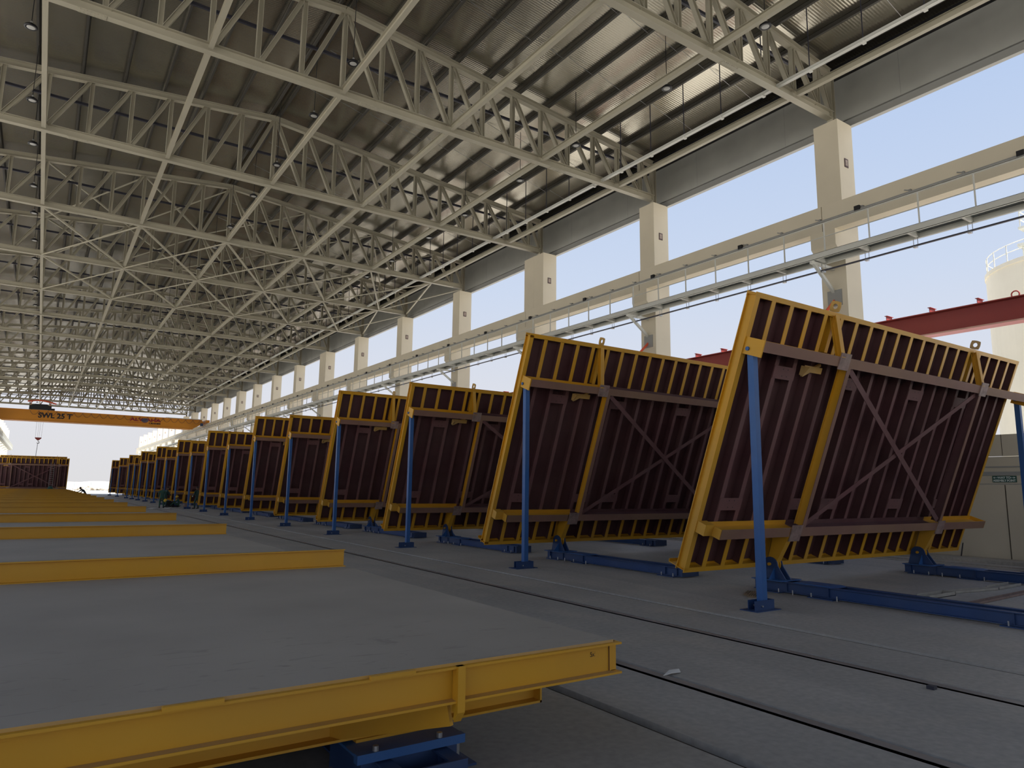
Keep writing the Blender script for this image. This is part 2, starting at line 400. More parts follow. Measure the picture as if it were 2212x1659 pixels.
# walkway beside the runway
def walkway(mirror):
    s = -1 if mirror else 1
    x0 = 20.68 if not mirror else 2*CX-20.68
    ya, yb = (3.2, 208.) if not mirror else (YT[0]+BAY*11.3, 208.)
    L = yb-ya
    t = empty('walkway', (x0, ya, 0))
    tag(t, 'off-white steel walkway with handrail '+('beyond the flat tables' if mirror else 'behind the raised tables'), 'walkway', 'crane walkways')
    def B(x0_, x1_, *a):
        return MB().box(min(s*x0_, s*x1_), max(s*x0_, s*x1_), *a)
    b = B(0, .014, 0, L, 9.58, 9.78); b.box(min(0, s*.07), max(0, s*.07), 0, L, 9.58, 9.592); b.box(min(0, s*.07), max(0, s*.07), 0, L, 9.768, 9.78)
    b.build('outer_channel', M['white_steel'], t)
    b = B(.70, .714, 0, L, 9.56, 9.78); b.box(min(s*.64, s*.71), max(s*.64, s*.71), 0, L, 9.56, 9.572)
    b.build('inner_channel', M['white_steel'], t)
    B(.01, .70, 0, L, 9.735, 9.765).build('deck_grating', M['grating'], t)
    MB().tube([(0, 0, 10.73), (0, L, 10.73)], .021, 8).build('handrail', M['white_steel'], t)
    MB().tube([(0, 0, 10.26), (0, L, 10.26)], .017, 8).build('mid_rail', M['white_steel'], t)
    post = MB().bar((0, 0, 9.77), (0, 0, 10.73), .045, .03, (0, 1, 0)).mesh('post', M['white_steel'])
    n = int(L/1.49)
    first_y = .21
    for i in range(min(n, 100)):
        p = bpy.data.objects.new('post', post); C.objects.link(p); p.parent = t; p.location = (0, first_y+1.49*i, 0)
    if n > 100:
        m = MB()
        for i in range(100, n): m.bar((0, first_y+1.49*i, 9.77), (0, first_y+1.49*i, 10.73), .045, .03, (0, 1, 0))
        tag(m.build('post_row', M['white_steel'], t), kind='stuff')
    cr = MB().box(min(s*.01, s*.70), max(s*.01, s*.70), -.035, .035, 9.585, 9.73).mesh('cross_bearer', M['white_steel'])
    for i in range(min(100, int(L/1.49))):
        p = bpy.data.objects.new('cross_bearer', cr); C.objects.link(p); p.parent = t; p.location = (0, .6+1.49*i, 0)
    kb = MB(); kb.bar((s*.08, 0, 9.57), (s*1.32, .04, 8.74), .09, .11, (0, 0, 1)); kb.box(min(s*1.30, s*1.32), max(s*1.30, s*1.32), -.26, .26, 8.22, 8.78, 1)
    kb.box(min(s*.0, s*1.32), max(s*.0, s*1.32), -.05, .05, 9.48, 9.58)
    me = kb.mesh('knee_brace', [M['white_steel'], M['grey_trim']])
    for k in range(NCOL):
        y = YT[0]+BAY*k
        if ya < y < yb-1:
            p = bpy.data.objects.new('knee_brace', me); C.objects.link(p); p.parent = t; p.location = (0, y-ya, 0)
    return t
walkway(False); walkway(True)
t = empty('cable_ladder', (21.22, 3.4, 9.31)); tag(t, 'slate cable ladder hung on hooks below the walkway', 'cable ladder')
MB().box(-.035, .035, 0, 200, -.02, .022).build('cable_run', M['dark'], t)
hk = MB(); hk.tube([(.0, 0, .02), (.0, 0, .25)], .010, 6); hk.tube([(-.0, .12, .02), (0, .12, .25)], .010, 6); hk.box(-.05, .05, .02, .12, -.07, -.02)
me = hk.mesh('hanger', M['galv'])
for i in range(97):
    p = bpy.data.objects.new('hanger', me); C.objects.link(p); p.parent = t; p.location = (0, .35+1.49*i, 0)
for k in (0, 1):
    y = YT[0]+BAY*k
    o = MB().bar((21.99, y+.02, 8.42), (21.55, y+.12, 7.95), .10, .03, (0, 1, 0)).build('safety_strap', M['orange_red'])
    tag(o, 'orange-red strap hanging from the bracket plate on the %s column' % ORD[k], 'strap', 'orange straps on the columns')

# ------------------------------------------------------------------ roof shell, cladding strip
r = MB()
XE = 23.35; XW = 2*RX-XE
zr = lambda x: roof_z(x)+.24
for a, b in ((XW, RX), (RX, XE)):
    r.poly([(a, ROOF_A, zr(a)), (b, ROOF_A, zr(b)), (b, ROOF_B, zr(b)), (a, ROOF_B, zr(a))], 0)
    r.poly([(a, ROOF_A, zr(a)+.12), (a, ROOF_B, zr(a)+.12), (b, ROOF_B, zr(b)+.12), (b, ROOF_A, zr(b)+.12)], 0)
for y in (ROOF_A, ROOF_B):
    r.poly([(XW, y, zr(XW)), (RX, y, zr(RX)), (XE, y, zr(XE)), (XE, y, zr(XE)+.12), (RX, y, zr(RX)+.12), (XW, y, zr(XW)+.12)], 0)
for x in (XW, XE): r.poly([(x, ROOF_A, zr(x)), (x, ROOF_B, zr(x)), (x, ROOF_B, zr(x)+.12), (x, ROOF_A, zr(x)+.12)], 0)
o = r.build('ceiling', M['roof']); struct(o, 'shiny profiled metal roof sheet seen from below')
for nm, x, s in (('wall_clerestory_window_side', 22.95, 1), ('wall_clerestory_far_side', 2*CX-22.95, -1)):
    w = MB()
    def B(a, b, *q): w.box(min(x+s*a, x+s*b), max(x+s*a, x+s*b), *q)
    B(0, .06, ROOF_A, ROOF_B, 14.98, 17.36, 0)
    B(-.10, .0, ROOF_A, ROOF_B, 15.21, 15.225, 1); B(-.015, .0, ROOF_A, ROOF_B, 14.92, 15.22, 1); B(-.11, .07, ROOF_A, ROOF_B, 14.905, 14.925, 1)
    B(-.50, .0, ROOF_A, ROOF_B, 16.93, 17.16, 2)
    for k in range(-2, NB*2):
        y = YT[0]+BAY*k/2-2.2
        if ROOF_A < y < ROOF_B: B(-.004, 0, y-.006, y+.006, 15.23, 16.92, 1)
    o = w.build(nm, [M['grey_panel'], M['grey_trim'], M['black']]); struct(o, 'grey cladding strip above the column heads')

# ------------------------------------------------------------------ roof trusses
PITCH = 1.42
NX = [RX+PITCH*i for i in range(-10, 11)]
ENDS = (2*RX-22.45, 22.45)
ZB = 15.34                                   # bottom chord centre
tr = empty('roof_truss', (0, 0, 0))
b = MB(); b.ibeam((ENDS[0], 0, ZB), (ENDS[1], 0, ZB), .30, .24, .014, .022); b.build('bottom_chord', M['steel'], tr)
for s in (-1, 1):
    e = ENDS[1] if s > 0 else ENDS[0]
    b = MB(); b.ibeam((RX, 0, roof_z(RX)-.14), (e, 0, roof_z(e)-.14), .26, .22, .013, .02); b.build('top_chord', M['steel'], tr)
    MB().ibeam((e, 0, 14.93), (e, 0, roof_z(e)-.02), .22, .22, .014, .02, (1, 0, 0)).build('end_post', M['steel'], tr)
    MB().box(e-.22, e+.22, -.18, .18, 14.92, 14.945).build('bearing_plate', M['steel'], tr)
for i, x in enumerate(NX):
    MB().ibeam((x, 0, ZB+.13), (x, 0, roof_z(x)-.26), .155, .15, .012, .018, (1, 0, 0)).build('vertical', M['steel'], tr)
for i in range(10):
    for s in (-1, 1):
        xa, xb = RX+s*PITCH*i, RX+s*PITCH*(i+1)
        MB().ibeam((xa+s*.10, 0, roof_z(xa)-.27), (xb-s*.10, 0, ZB+.14), .15, .145, .012, .018, (1, 0, 0)).build('diagonal', M['steel'], tr)
for s in (-1, 1):
    xa = RX+s*PITCH*10; e = ENDS[1] if s > 0 else ENDS[0]
    MB().ibeam((xa+s*.05, 0, roof_z(xa)-.27), (e-s*.1, 0, ZB+.14), .14, .14, .012, .018, (1, 0, 0)).build('diagonal', M['steel'], tr)
MB().box(ENDS[0]+.4, ENDS[1]-.6, .27, .35, 16.80, 16.90).build('service_pipe', M['dark'], tr)
for k in range(-1, 2):
    m = MB(); x = RX+k*8.4+1.0
    m.box(x-.36, x+.36, -.112, .112, ZB-.164, ZB-.15)
    for a in range(8):
        for q in (-.075, .075): m.box(x-.31+a*.086, x-.285+a*.086, q-.018, q+.018, ZB-.178, ZB-.164)
    m.build('splice_plate', M['steel'], tr)
trusses = [tr]
for k in range(NB+1):
    o = tr if k == 0 else copy_tree(tr)
    o.location = (0, YT[k], 0)
    tag(o, 'cream steel roof truss over the %s columns from the sign end' % ORD[k], 'truss', 'roof trusses')

# struts between truss nodes
sid = {-9: 'outermost line over the flat tables', -6: 'second line in over the flat tables', -3: 'third line in over the flat tables', 0: 'line under the ridge', 3: 'first line from ridge toward raised tables', 6: 'second line from ridge toward raised tables', 9: 'line next to the column heads'}
st = MB().ibeam((0, -BAY/2+.13, 0), (0, BAY/2-.13, 0), .22, .15, .012, .016).build('strut_beam', M['steel'])
first = True
for i in sid:
    for k in range(0, NB+1):
        if i < -6: continue
        o = st if first else st.copy()
        if not first: C.objects.link(o)
        first = False
        o.location = (RX+PITCH*i, YT[0]+BAY*(k-.5), ZB+.03)
        tag(o, 'cream steel strut in the %s, %s bay' % (sid[i], ORD[k]), 'strut', 'longitudinal roof struts')
# cross bracing in the fourth, fifth and last bays
nodesb = [-6, -3, 0, 3, 6, 9]
for lvl in ('lower', 'upper'):
    for k in (3, 4, NB-1):
        for a, b in list(zip(nodesb, nodesb[1:]))+([(9, 10.6)] if lvl == 'lower' else []):
            for d in (0, 1):
                xa, xb = RX+PITCH*a, RX+PITCH*b
                za, zb = (ZB-.08, ZB-.08) if lvl == 'lower' else (roof_z(xa)-.20, roof_z(xb)-.20)
                dz = -.05 if d else 0
                p = (xa, YT[k]+.13, za+dz) if d == 0 else (xa, YT[k+1]-.13, za+dz)
                q = (xb, YT[k+1]-.13, zb+dz) if d == 0 else (xb, YT[k]+.13, zb+dz)
                w = .09 if d == 0 else .055
                o = MB().bar(p, q, w, w).build('cross_brace', M['steel'])
                cell = dict(zip([-6, -3, 0, 3, 6, 9], ['second panel flat-table side', 'ridge panel flat-table side', 'ridge panel raised-table side', 'second panel raised-table side', 'third panel raised-table side', 'panel against column heads']))[a]
                tag(o, '%s cream diagonal, %s roof bracing, %s bay, %s' % ('stout' if d == 0 else 'slender', lvl, ORD[k], cell), 'brace', 'roof cross bracing')

# purlins
pz = MB(); Lp = ROOF_B-ROOF_A
def zsec(x, z, up):
    m = MB(); m.box(x-.008, x+.008, 0, Lp, z, z+.22); m.box(x-.07, x, 0, Lp, z, z+.01); m.box(x, x+.07, 0, Lp, z+.21, z+.22); return m
idx = 0
for s in (1, -1):
    for i in range(11):
        x = RX+s*(.2+1.45*i)
        if abs(x-RX) > 15.6: continue
        o = zsec(0, 0, 1).build('purlin', M['purlin'], None, (x, ROOF_A, roof_z(x)+.005))
        o.rotation_euler = (0, s*math.atan(.095), 0)
        tag(o, 'dark roof purlin, %s from the ridge over the %s tables' % (ORD[i], 'raised' if s > 0 else 'flat'), 'purlin', 'roof purlins')
# thin tie rods between purlins
for k in range(0, NB+1):
    for j, q in enumerate((.33, .67)):
        y = YT[0]+BAY*(k-1+q)
        m = MB()
        for i in range(10):
            xa, xb = RX+.2+1.45*i, RX+.2+1.45*(i+1)
            if xb > 22.6: break
            m.bar((xa+.25, y, roof_z(xa)+.19), (xb, y, roof_z(xb)+.02), .012, .012)
        o = m.build('tie_rod', M['galv'])
        tag(o, 'thin tie rod line between purlins, %s third of the %s bay' % (['first', 'second'][j], ORD[k]), 'tie rod', 'purlin tie rods')

# lighting trunking on hanger rods
t = empty('cable_tray', (19.28, -4, 15.34)); tag(t, 'cream cable tray hung on dark rods near the column heads', 'cable tray')
m = MB(); m.box(-.07, .07, 0, 146, -.01, .006); m.box(-.07, -.06, 0, 146, 0, .09); m.box(.06, .07, 0, 146, 0, .09); m.build('tray', M['white_steel'], t)
h = roof_z(19.28)-15.34
rod = MB(); rod.tube([(-.0, 0, .0), (0, 0, h+.1)], .020, 6); me = rod.mesh('hanger_rod', M['dark'])
cl = MB(); cl.box(-.10, .10, -.05, .05, -.05, .0); cme = cl.mesh('tray_clamp', M['white_steel'])
for i in range(82):
    p = bpy.data.objects.new('hanger_rod', me); C.objects.link(p); p.parent = t; p.location = (0, 1.6+1.76*i, 0)
    c = bpy.data.objects.new('tray_clamp', cme); C.objects.link(c); c.parent = p

# high-bay lamps
lamp = empty('high_bay_lamp', (0, 0, 0))
MB().lathe([(.03, .10), (.10, .09), (.17, .035), (.185, .0), (.18, -.02), (.115, -.025), (.112, -.008)], 24).build('housing', M['black'], lamp, smooth=True)
MB().lathe([(.115, -.022), (.10, -.030), (.0005, -.034)], 24).build('lens', M['lens'], lamp)
MB().lathe([(.004, .20), (.035, .18), (.035, .12), (.004, .10)], 12).build('hook_box', M['galv'], lamp)
cordz = roof_z(RX)+.2-15.6
rows = [(7.22, 'ridge row', None), (16.6, 'row over the raised tables', None), (-1.5, 'row over the flat tables', None)]
for j, (x, nm, _) in enumerate(rows):
    cord = MB().tube([(0, 0, .18), (0, 0, roof_z(x)+.18-15.6)], .013, 6).mesh('cord', M['black'])
    n = 0
    for k in range(-1, NB):
        for q in (2.45, 7.35):
            y = YT[0]+BAY*k+q
            if y < 9.4: continue
            if j == 0 and k == -1 and q < 3: continue
            o = lamp if (j == 0 and n == 0) else copy_tree(lamp)
            if j == 0 and n == 0: pass
            for ch in (_KID.get(o.name) or list(o.children)):
                if ch.name.startswith('cord'): ch.data = cord; break
            else:
                p = bpy.data.objects.new('cord', cord); C.objects.link(p); p.parent = o
            o.location = (x, y, 15.6)
            tag(o, 'black high-bay lamp in the %s, %s from sign end' % (nm, ORD[n] if n < len(ORD) else 'last'), 'lamp', 'high-bay lamps')
            n += 1

# ------------------------------------------------------------------ tilting tables
# local axes: x along the table, y = 0 at the hinge edge and negative to the free edge, z = 0 at the underside of the ribs
def make_table(L, Lv, vup, arms, flat, detail=True, ext=True):
    t = empty('tilting_table')
    Y = M['yellow']; MR = M['maroon_rib']
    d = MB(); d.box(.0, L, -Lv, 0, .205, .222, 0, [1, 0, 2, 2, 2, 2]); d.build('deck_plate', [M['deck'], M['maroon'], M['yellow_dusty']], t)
    for x, si in ((.012, 1), (L-.012, -1)):
        m = MB()
        m.box(x-.006, x+.006, -Lv+.02, -.02, .012, .193, 0, [0, 0, 0, 0 if si < 0 else 1, 0, 0 if si > 0 else 1])
        m.box(x-.055 if si > 0 else x-.045, x+.062 if si > 0 else x+.05, -Lv+.02, -.02, .0, .014)
        m.box(x-.055 if si > 0 else x-.045, x+.062 if si > 0 else x+.05, -Lv+.02, -.02, .191, .205, 1 if si < 0 else 0)
        m.build('side_beam', [Y, M['maroon']], t)
    for y, nm in ((-Lv+.035, 'free_edge_beam'), (-.035, 'hinge_edge_beam')):
        m = MB(); m.ibeam((-.05, y, .1025), (L+.05, y, .1025), .205, .13 if flat else .09, .010, .014)
        if flat and y < -1:
            for i in range(int((L-.7)/1.02)): m.box(.35+i*1.02, .62+i*1.02, y-.074, y-.05, .200, .222)
            m.poly([(0, y-.064, .0145), (L, y-.064, .0145), (L, y-.006, .0145), (0, y-.006, .0145)], 1)
        m.build(nm, [Y, M['yellow_dusty']], t)
    lp = MB(); lp.box(.0, L, -.022, -.01, .222, .435); lp.box(.0, L, -.10, -.01, .222, .232); lp.box(0, L, -.07, -.01, .425, .435)
    lp.build('side_form', Y, t)
    if not detail: return t
    # ribs
    vlo = .98
    cs = []; x = .47
    while x < L-.35: cs.append(x); x += .5305
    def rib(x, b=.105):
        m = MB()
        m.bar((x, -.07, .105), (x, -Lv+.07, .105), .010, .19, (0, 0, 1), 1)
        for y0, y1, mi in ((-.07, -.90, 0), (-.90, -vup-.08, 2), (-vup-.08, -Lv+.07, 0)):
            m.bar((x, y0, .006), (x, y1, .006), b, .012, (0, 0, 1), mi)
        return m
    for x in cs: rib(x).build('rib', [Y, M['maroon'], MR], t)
    for a in arms:
        if not flat:
            for y0, y1 in ((-.07, -.80), (-vup-.20, -Lv+.07)):
                MB().ibeam((a+.02, y0, .05), (a+.02, y1, .05), .13, .10, .012, .014).build('arm_rib', Y, t)
    # two main beams under the ribs
    a0, a1 = arms
    D = .375
    for nm, v, x0, x1 in (('hinge_main_beam', .885, .20 if not flat else .05, L+(.09 if ext else -.1) if not flat else L-.04), ('free_main_beam', vup+.095, .03, L+(.42 if ext else .0) if not flat else L-.03)):
        m = MB()
        segs = ((x0, a0+.26, 0), (a0+.26, a1+.02, 0 if flat else 1), (a1+.02, x1, 0))
        for p, q, mi in segs:
            m.box(p, q, -v-.008, -v+.008, -D+.016, -.014, mi)                                   # web
            m.box(p, q, -v-.095, -v+.095, -.014, 0, mi)                                          # flange against the ribs
            m.box(p, q, -v-.095, -v+.095, -D, -D+.016, mi, [0 if flat else 2, mi, mi, mi, mi, mi])   # outer flange
        m.box(x1-.016, x1, -v-.095, -v+.095, -D, 0, 0)
        if flat or nm[0] == 'h': m.box(x0, x0+.016, -v-.095, -v+.095, -D, 0, 0)
        m.build(nm, [Y, M['maroon'], M['brown']], t)
    if not flat:
        # pinned end plate for the prop, and the stepped bracket below
        for x in ((.0, L+.30) if ext else (.0,)):
            m = MB(); m.box(x-.012, x+.016, -vup-.20, -vup+.10, -.385, .0, 0); e = m.build('prop_bracket', Y, t)
            MB().tube([(x-.04, -vup-.0, -.09), (x+.20, -vup-.0, -.09)], .036, 14).build('pin', M['blue'], e)
        m = MB(); m.box(-.02, .0, -1.0, -.79, -.19, 0); m.box(-.02, .21, -1.0, -.985, -.19, -.0); m.box(-.02, .21, -.99, -.79, -.195, -.18); m.build('stop_bracket', Y, t)
        # cross posts
        for a in (a0+.34, a1+.06):
            m = MB(); m.box(a-.008, a+.008, -vup, -.98, -D+.012, -.18, 0); m.box(a-.05, a+.055, -vup, -.98, -D, -D+.014, 1); m.box(a-.05, a+.05, -vup, -.98, -.19, -.178, 0)
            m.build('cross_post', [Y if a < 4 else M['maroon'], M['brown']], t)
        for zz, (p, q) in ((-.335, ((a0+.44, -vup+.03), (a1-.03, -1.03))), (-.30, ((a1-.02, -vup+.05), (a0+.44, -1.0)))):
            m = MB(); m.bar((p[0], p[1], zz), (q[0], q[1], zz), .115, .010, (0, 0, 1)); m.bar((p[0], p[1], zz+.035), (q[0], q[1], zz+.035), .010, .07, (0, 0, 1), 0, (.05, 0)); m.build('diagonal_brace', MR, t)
        for a in arms:
            MB().box(a-.05, a+.28, -vup-.27, -vup+.05, -D-.02, -D).build('connection_plate', M['plate'], t)
            MB().box(a-.05, a+.28, -1.03, -.70, -D-.02, -D).build('connection_plate', M['plate'], t)
            MB().ibeam((a, -Lv+.06, .0), (a+.03, -vup-.16, -.34), .13, .12, .012, .014, (0, 0, 1)).build('lifting_arm', Y, t)
            # lifting eye
            n = 16; cy, cz = -Lv-.12, .03
            def loop(r, sq): 
                pts = []
                for k in range(n):
                    th = 2*math.pi*k/n; c_, s_ = math.cos(th), math.sin(th)
                    f_ = r/max(abs(c_), abs(s_))**sq
                    pts.append((a-.015, cy+f_*c_, cz+f_*s_))
                return pts
            MB().ringplate(loop(.105, .6), loop(.052, 0), (.03, 0, 0)).build('lifting_eye', M['yellow_dusty'], t)
            # hinge arm and ear
            m = MB(); m.prism([(a-.07, -.80, -D), (a-.07, -.98, -D), (a-.07, -.62, -.05), (a-.07, -.20, -.08), (a-.07, -.10, -.25)], (.14, 0, 0)); m.build('hinge_arm', Y, t)
            m = MB()
            for x in (a-.05, a+.03):
                m.prism([(x, -.126+.15*math.cos(k*math.pi/8), -.166+.15*math.sin(k*math.pi/8)) for k in range(16)], (.02, 0, 0))
            m.tube([(a-.14, -.126, -.166), (a+.14, -.126, -.166)], .03, 12); m.build('hinge_eye', Y, t)
        # plates tying neighbouring ribs
        def tie(i, v0, v1, nm='stiffener_plate'):
            if i+1 < len(cs): 
                m = MB(); m.box(cs[i]-.05, cs[i+1]+.05, -v1, -v0, -.012, .0)
                for px in (.2, .34):
                    for py in (.05, .18): m.box(cs[i]+px, cs[i]+px+.02, -v0-py-.02, -v0-py, -.0125, -.011, 1)
                m.build(nm, [MR, M['black']], t)
        for i in (0, 4, 6, 11, 15): tie(i, 1.20, 1.44)
        for i in (1, 5, 10, 14): tie(i, vup-.44, vup-.20)
        m = MB(); zc = a0-.62
        m.box(zc, zc+.55, -vup+.10, -vup+.22, -.10, -.085); m.prism([(zc, -vup+.12, -.02), (zc, -vup+.30, -.02), (zc, -vup+.30, -.10), (zc, -vup+.12, -.20)], (.02, 0, 0))
        m.bar((zc+.02, -vup+.30, -.06), (zc+.5, -vup+.05, -.06), .05, .05); m.build('cable_bracket', M['yellow_dusty'], t)
    else:
        for a in arms:
            m = MB(); m.box(a-.02, a+.03, -Lv-.045, -Lv+.02, -.05, .205); m.prism([(a-.02, -Lv-.045, -.05), (a-.02, -Lv+.0, -.05), (a-.02, -Lv-.0, -.11)], (.05, 0, 0)); m.build('edge_stiffener', Y, t)
            MB().bar((a-.02, -Lv+.05, -.06), (a-.45, -vup-.05, -D+.06), .03, .16, (0, 0, 1)).build('lifting_arm', Y, t)
            MB().box(a-.12, a+.14, -vup-.20, -vup-.178, -D+.08, -.02).build('connection_plate', Y, t)
            MB().box(a-.30, a+.30, -vup-.21, -vup+.03, -D-.03, -D).build('bearing_pad', Y, t)
            m = MB()
            for x in (a-.115, a+.095):
                m.prism([(x, -.126+.12*math.cos(k*math.pi/8), -.166+.12*math.sin(k*math.pi/8)) for k in range(16)], (.02, 0, 0))
            m.tube([(a-.14, -.126, -.166), (a+.14, -.126, -.166)], .03, 12); m.bar((a, -.2, -.14), (a, -.80, -.2), .16, .18); m.build('hinge_eye', Y, t)
    return t

# base frame with hinge pedestal; origin on the floor below the hinge pin
def make_frame():
    t = empty('base_frame')
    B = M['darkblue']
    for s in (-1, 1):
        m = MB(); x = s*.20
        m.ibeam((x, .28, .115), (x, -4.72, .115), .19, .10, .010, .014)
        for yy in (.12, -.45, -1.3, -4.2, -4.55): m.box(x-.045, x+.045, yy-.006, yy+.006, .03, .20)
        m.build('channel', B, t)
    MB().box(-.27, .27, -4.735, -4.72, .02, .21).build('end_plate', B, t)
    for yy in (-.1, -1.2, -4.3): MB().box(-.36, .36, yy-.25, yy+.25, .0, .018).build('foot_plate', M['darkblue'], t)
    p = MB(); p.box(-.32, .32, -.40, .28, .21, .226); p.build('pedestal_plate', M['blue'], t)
    for x in (-.095, .065):
        m = MB()
        prof = [(.24, .226), (-.34, .226), (-.17, .47)]+[(-.165*math.cos(a*math.pi/8), .49+.15*math.sin(a*math.pi/8)) for a in range(0, 9)]+[(.17, .47)]
        m.prism([(x, y, z) for y, z in prof], (.022, 0, 0)); m.build('pedestal_cheek', B, t)
    m = MB()
    for x0, s in ((-.095, -1), (.087, 1)):
        m.prism([(x0, -.1, .226), (x0+s*.18, -.1, .226), (x0, -.1, .44)], (0, .016, 0))
    m.build('gusset', M['blue'], t)
    m = MB(); m.box(-.22, .22, -1.28, -.62, .205, .225); m.prism([(-.22, -1.28, .225), (-.22, -1.42, .205), (-.22, -1.28, .205)], (.44, 0, 0)); m.prism([(-.22, -.62, .225), (-.22, -.50, .205), (-.22, -.62, .205)], (.44, 0, 0)); m.build('cover_plate', M['blue'], t)
    for s in (-1, 1):
        for yy in (.02, -.32, -.62, -1.0, -1.5, -4.15, -4.5):
            MB().tube([(s*.31, yy, .0), (s*.31, yy, .085)], .012, 6).build('anchor_bolt', M['galv'], t)
    return t
def make_prop(h):
    t = empty('support_prop')
    m = MB(); m.box(-.06, .06, -.06, .06, .012, h); m.build('tube', M['blue'], t)
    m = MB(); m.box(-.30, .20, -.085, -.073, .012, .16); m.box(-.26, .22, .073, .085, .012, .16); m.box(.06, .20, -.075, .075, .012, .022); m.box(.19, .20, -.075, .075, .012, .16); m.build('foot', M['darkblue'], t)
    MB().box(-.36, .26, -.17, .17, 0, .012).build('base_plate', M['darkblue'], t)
    MB().tube([(-.12, -.105, .07), (-.12, .105, .07)], .016, 8).build('bolt', M['galv'], t)
    return t

LA, LB = 5.17, 5.68
VA, VB = 4.20, 4.42
A0, B0, PAIR = 8.97, 15.84, 13.335
TILT = {'A': 20.4, 'B': 20.8}
XU, ZU = 9.92, .44
ups = []
for k in range(10):
    if k < 8: ups.append(('A', A0+PAIR*k))
    ups.append(('B', B0+PAIR*k))
ups.sort(key=lambda q: q[1])
proto = {'A': make_table(10.54, LA, VA, (2.31, 8.12), False), 'B': make_table(10.54, LB, VB, (2.31, 8.12), False)}
pprop = {}
frame = make_frame(); frame_used = False
def place_frame(x, y, label, grp):
    global frame_used
    o = copy_tree(frame) if frame_used else frame
    frame_used = True
    o.location = (x, y, 0); tag(o, label, 'base frame', grp); return o
used = {'A': False, 'B': False}
for n, (ty, yb) in enumerate(ups):
    o = copy_tree(proto[ty]) if used[ty] else proto[ty]
    used[ty] = True
    th = R(TILT[ty]); o.location = (XU, yb, ZU); o.rotation_euler = (-(math.pi/2-th), 0, 0)
    tag(o, '%s raised tilting table, yellow frame with maroon ribs, %s from the sign end' % ('short' if ty == 'A' else 'tall', ORD[n]), 'tilting table', 'raised tilting tables')
    vup = VA if ty == 'A' else VB
    # prop pin sits at v = vup, w = .09 : world position
    py = yb-math.sin(th)*(vup)-math.cos(th)*.09; pz = ZU+math.cos(th)*vup-math.sin(th)*.09
    for e, dx in (('aisle', .10), ('wall', 10.54+.40)):
        key = ty
        if key not in pprop: pprop[key] = make_prop(pz-.03); pr = pprop[key]
        else: pr = copy_tree(pprop[key])
        pr.location = (XU+dx, py, 0)
        tag(pr, 'blue prop holding the %s end of the %s raised table' % (e, ORD[n]), 'prop', 'blue props under the raised tables')
    for e, a in (('aisle', 2.31), ('wall', 8.12)):
        if n > 8 and e == 'wall': continue
        place_frame(XU+a, yb-.20, 'blue base frame hinging the %s end of the %s raised table' % (e, ORD[n]), 'blue base frames')

# flat tables in the other row, with their yellow lips
LF = 8.26; XF = 3.38-LF; ZF = .663
flats = sorted([('A', A0+PAIR*k) for k in range(9)]+[('B', B0+PAIR*k) for k in range(8)], key=lambda q: q[1])
arms_f = (LF-7.03, LF-1.23)
front = make_table(LF, LA, VA, arms_f, True)
plain = {}
for n, (ty, yb) in enumerate(flats):
    yb = yb-.08
    if n == 0: o = front
    else:
        if ty not in plain: plain[ty] = make_table(LF, LA if ty == 'A' else LB, VA if ty == 'A' else VB, arms_f, True, False); o = plain[ty]
        else: o = copy_tree(plain[ty])
    o.location = (XF, yb, ZF)
    tag(o, 'flat lowered tilting table with dusty deck and yellow lip, %s of the flat row' % ORD[n] if n else 'flat lowered tilting table in front with dusty deck and yellow beam edge', 'tilting table', 'flat lowered tilting tables')
    for e, a in (('aisle', arms_f[1]), ('far', arms_f[0])):
        if n < 2:
            place_frame(XF+a, yb-.126, 'blue base frame under the %s end of the %s flat table' % (e, ORD[n]), 'blue base frames')
            b = MB(); b.box(-.34, .34, -.30, .24, .0, .235, 0); b.box(-.38, .38, -.34, -.28, .20, .255, 1); b.box(-.38, .38, -.28, .24, .235, .25, 1)
            for q in (-.25, .2): b.tube([(q, -.31, .255), (q, -.31, .285)], .02, 8, 2)
            o2 = b.build('support_block', [M['darkblue'], M['blue'], M['galv']]); vv = (VA if ty == 'A' else VB)+.095
            o2.location = (XF+a, yb-vv, .02)
            tag(o2, 'blue support block under the yellow main beam, %s end of the %s flat table' % (e, ORD[n]), 'support block', 'blue support blocks')
            if n == 0:
                for s in (-1, 1):
                    MB().tube([(s*.46, -.1, -.02), (s*.46, -.1, .13)], .016, 8).build('anchor_bolt', M['galv'], o2)
                    MB().box(s*.46-.1, s*.46+.1, -.2, .2, -.02, -.005).build('foot_plate', M['darkblue'], o2)
        else:
            leg = MB().box(-.25, .25, -.2, .2, 0, ZF).build('support_leg', M['darkblue'], o, (a, -.9, -ZF))
            leg = MB().box(-.25, .25, -.2, .2, 0, ZF).build('support_leg', M['darkblue'], o, (a, -4.3, -ZF)) if o is plain.get(ty) and n < 3 else None
# handwritten size mark on the front table
text('size_mark', '5x5', .045, M['letter_black'], front, (LF-.155, -LA+.0295, .135), (R(90), 0, R(4)), depth=.0006, xs=.9)

# table lifted on edge by the crane, another one behind it
lt = make_table(LF, LA, VA, arms_f, False, True, False); lt.location = (XF, 120.6, ZU); lt.rotation_euler = (-(math.pi/2-R(17.5)), 0, 0)
tag(lt, 'dark tilting table held upright below the crane hook beyond the flat tables', 'tilting table')
o = make_table(LF, LB, VB, arms_f, False, True, False); o.location = (XF-.12, 129.0, ZU); o.rotation_euler = (-(math.pi/2-R(17.5)), 0, 0)
tag(o, 'dark tilting table whose maroon top edge shows above the one below the crane hook', 'tilting table')

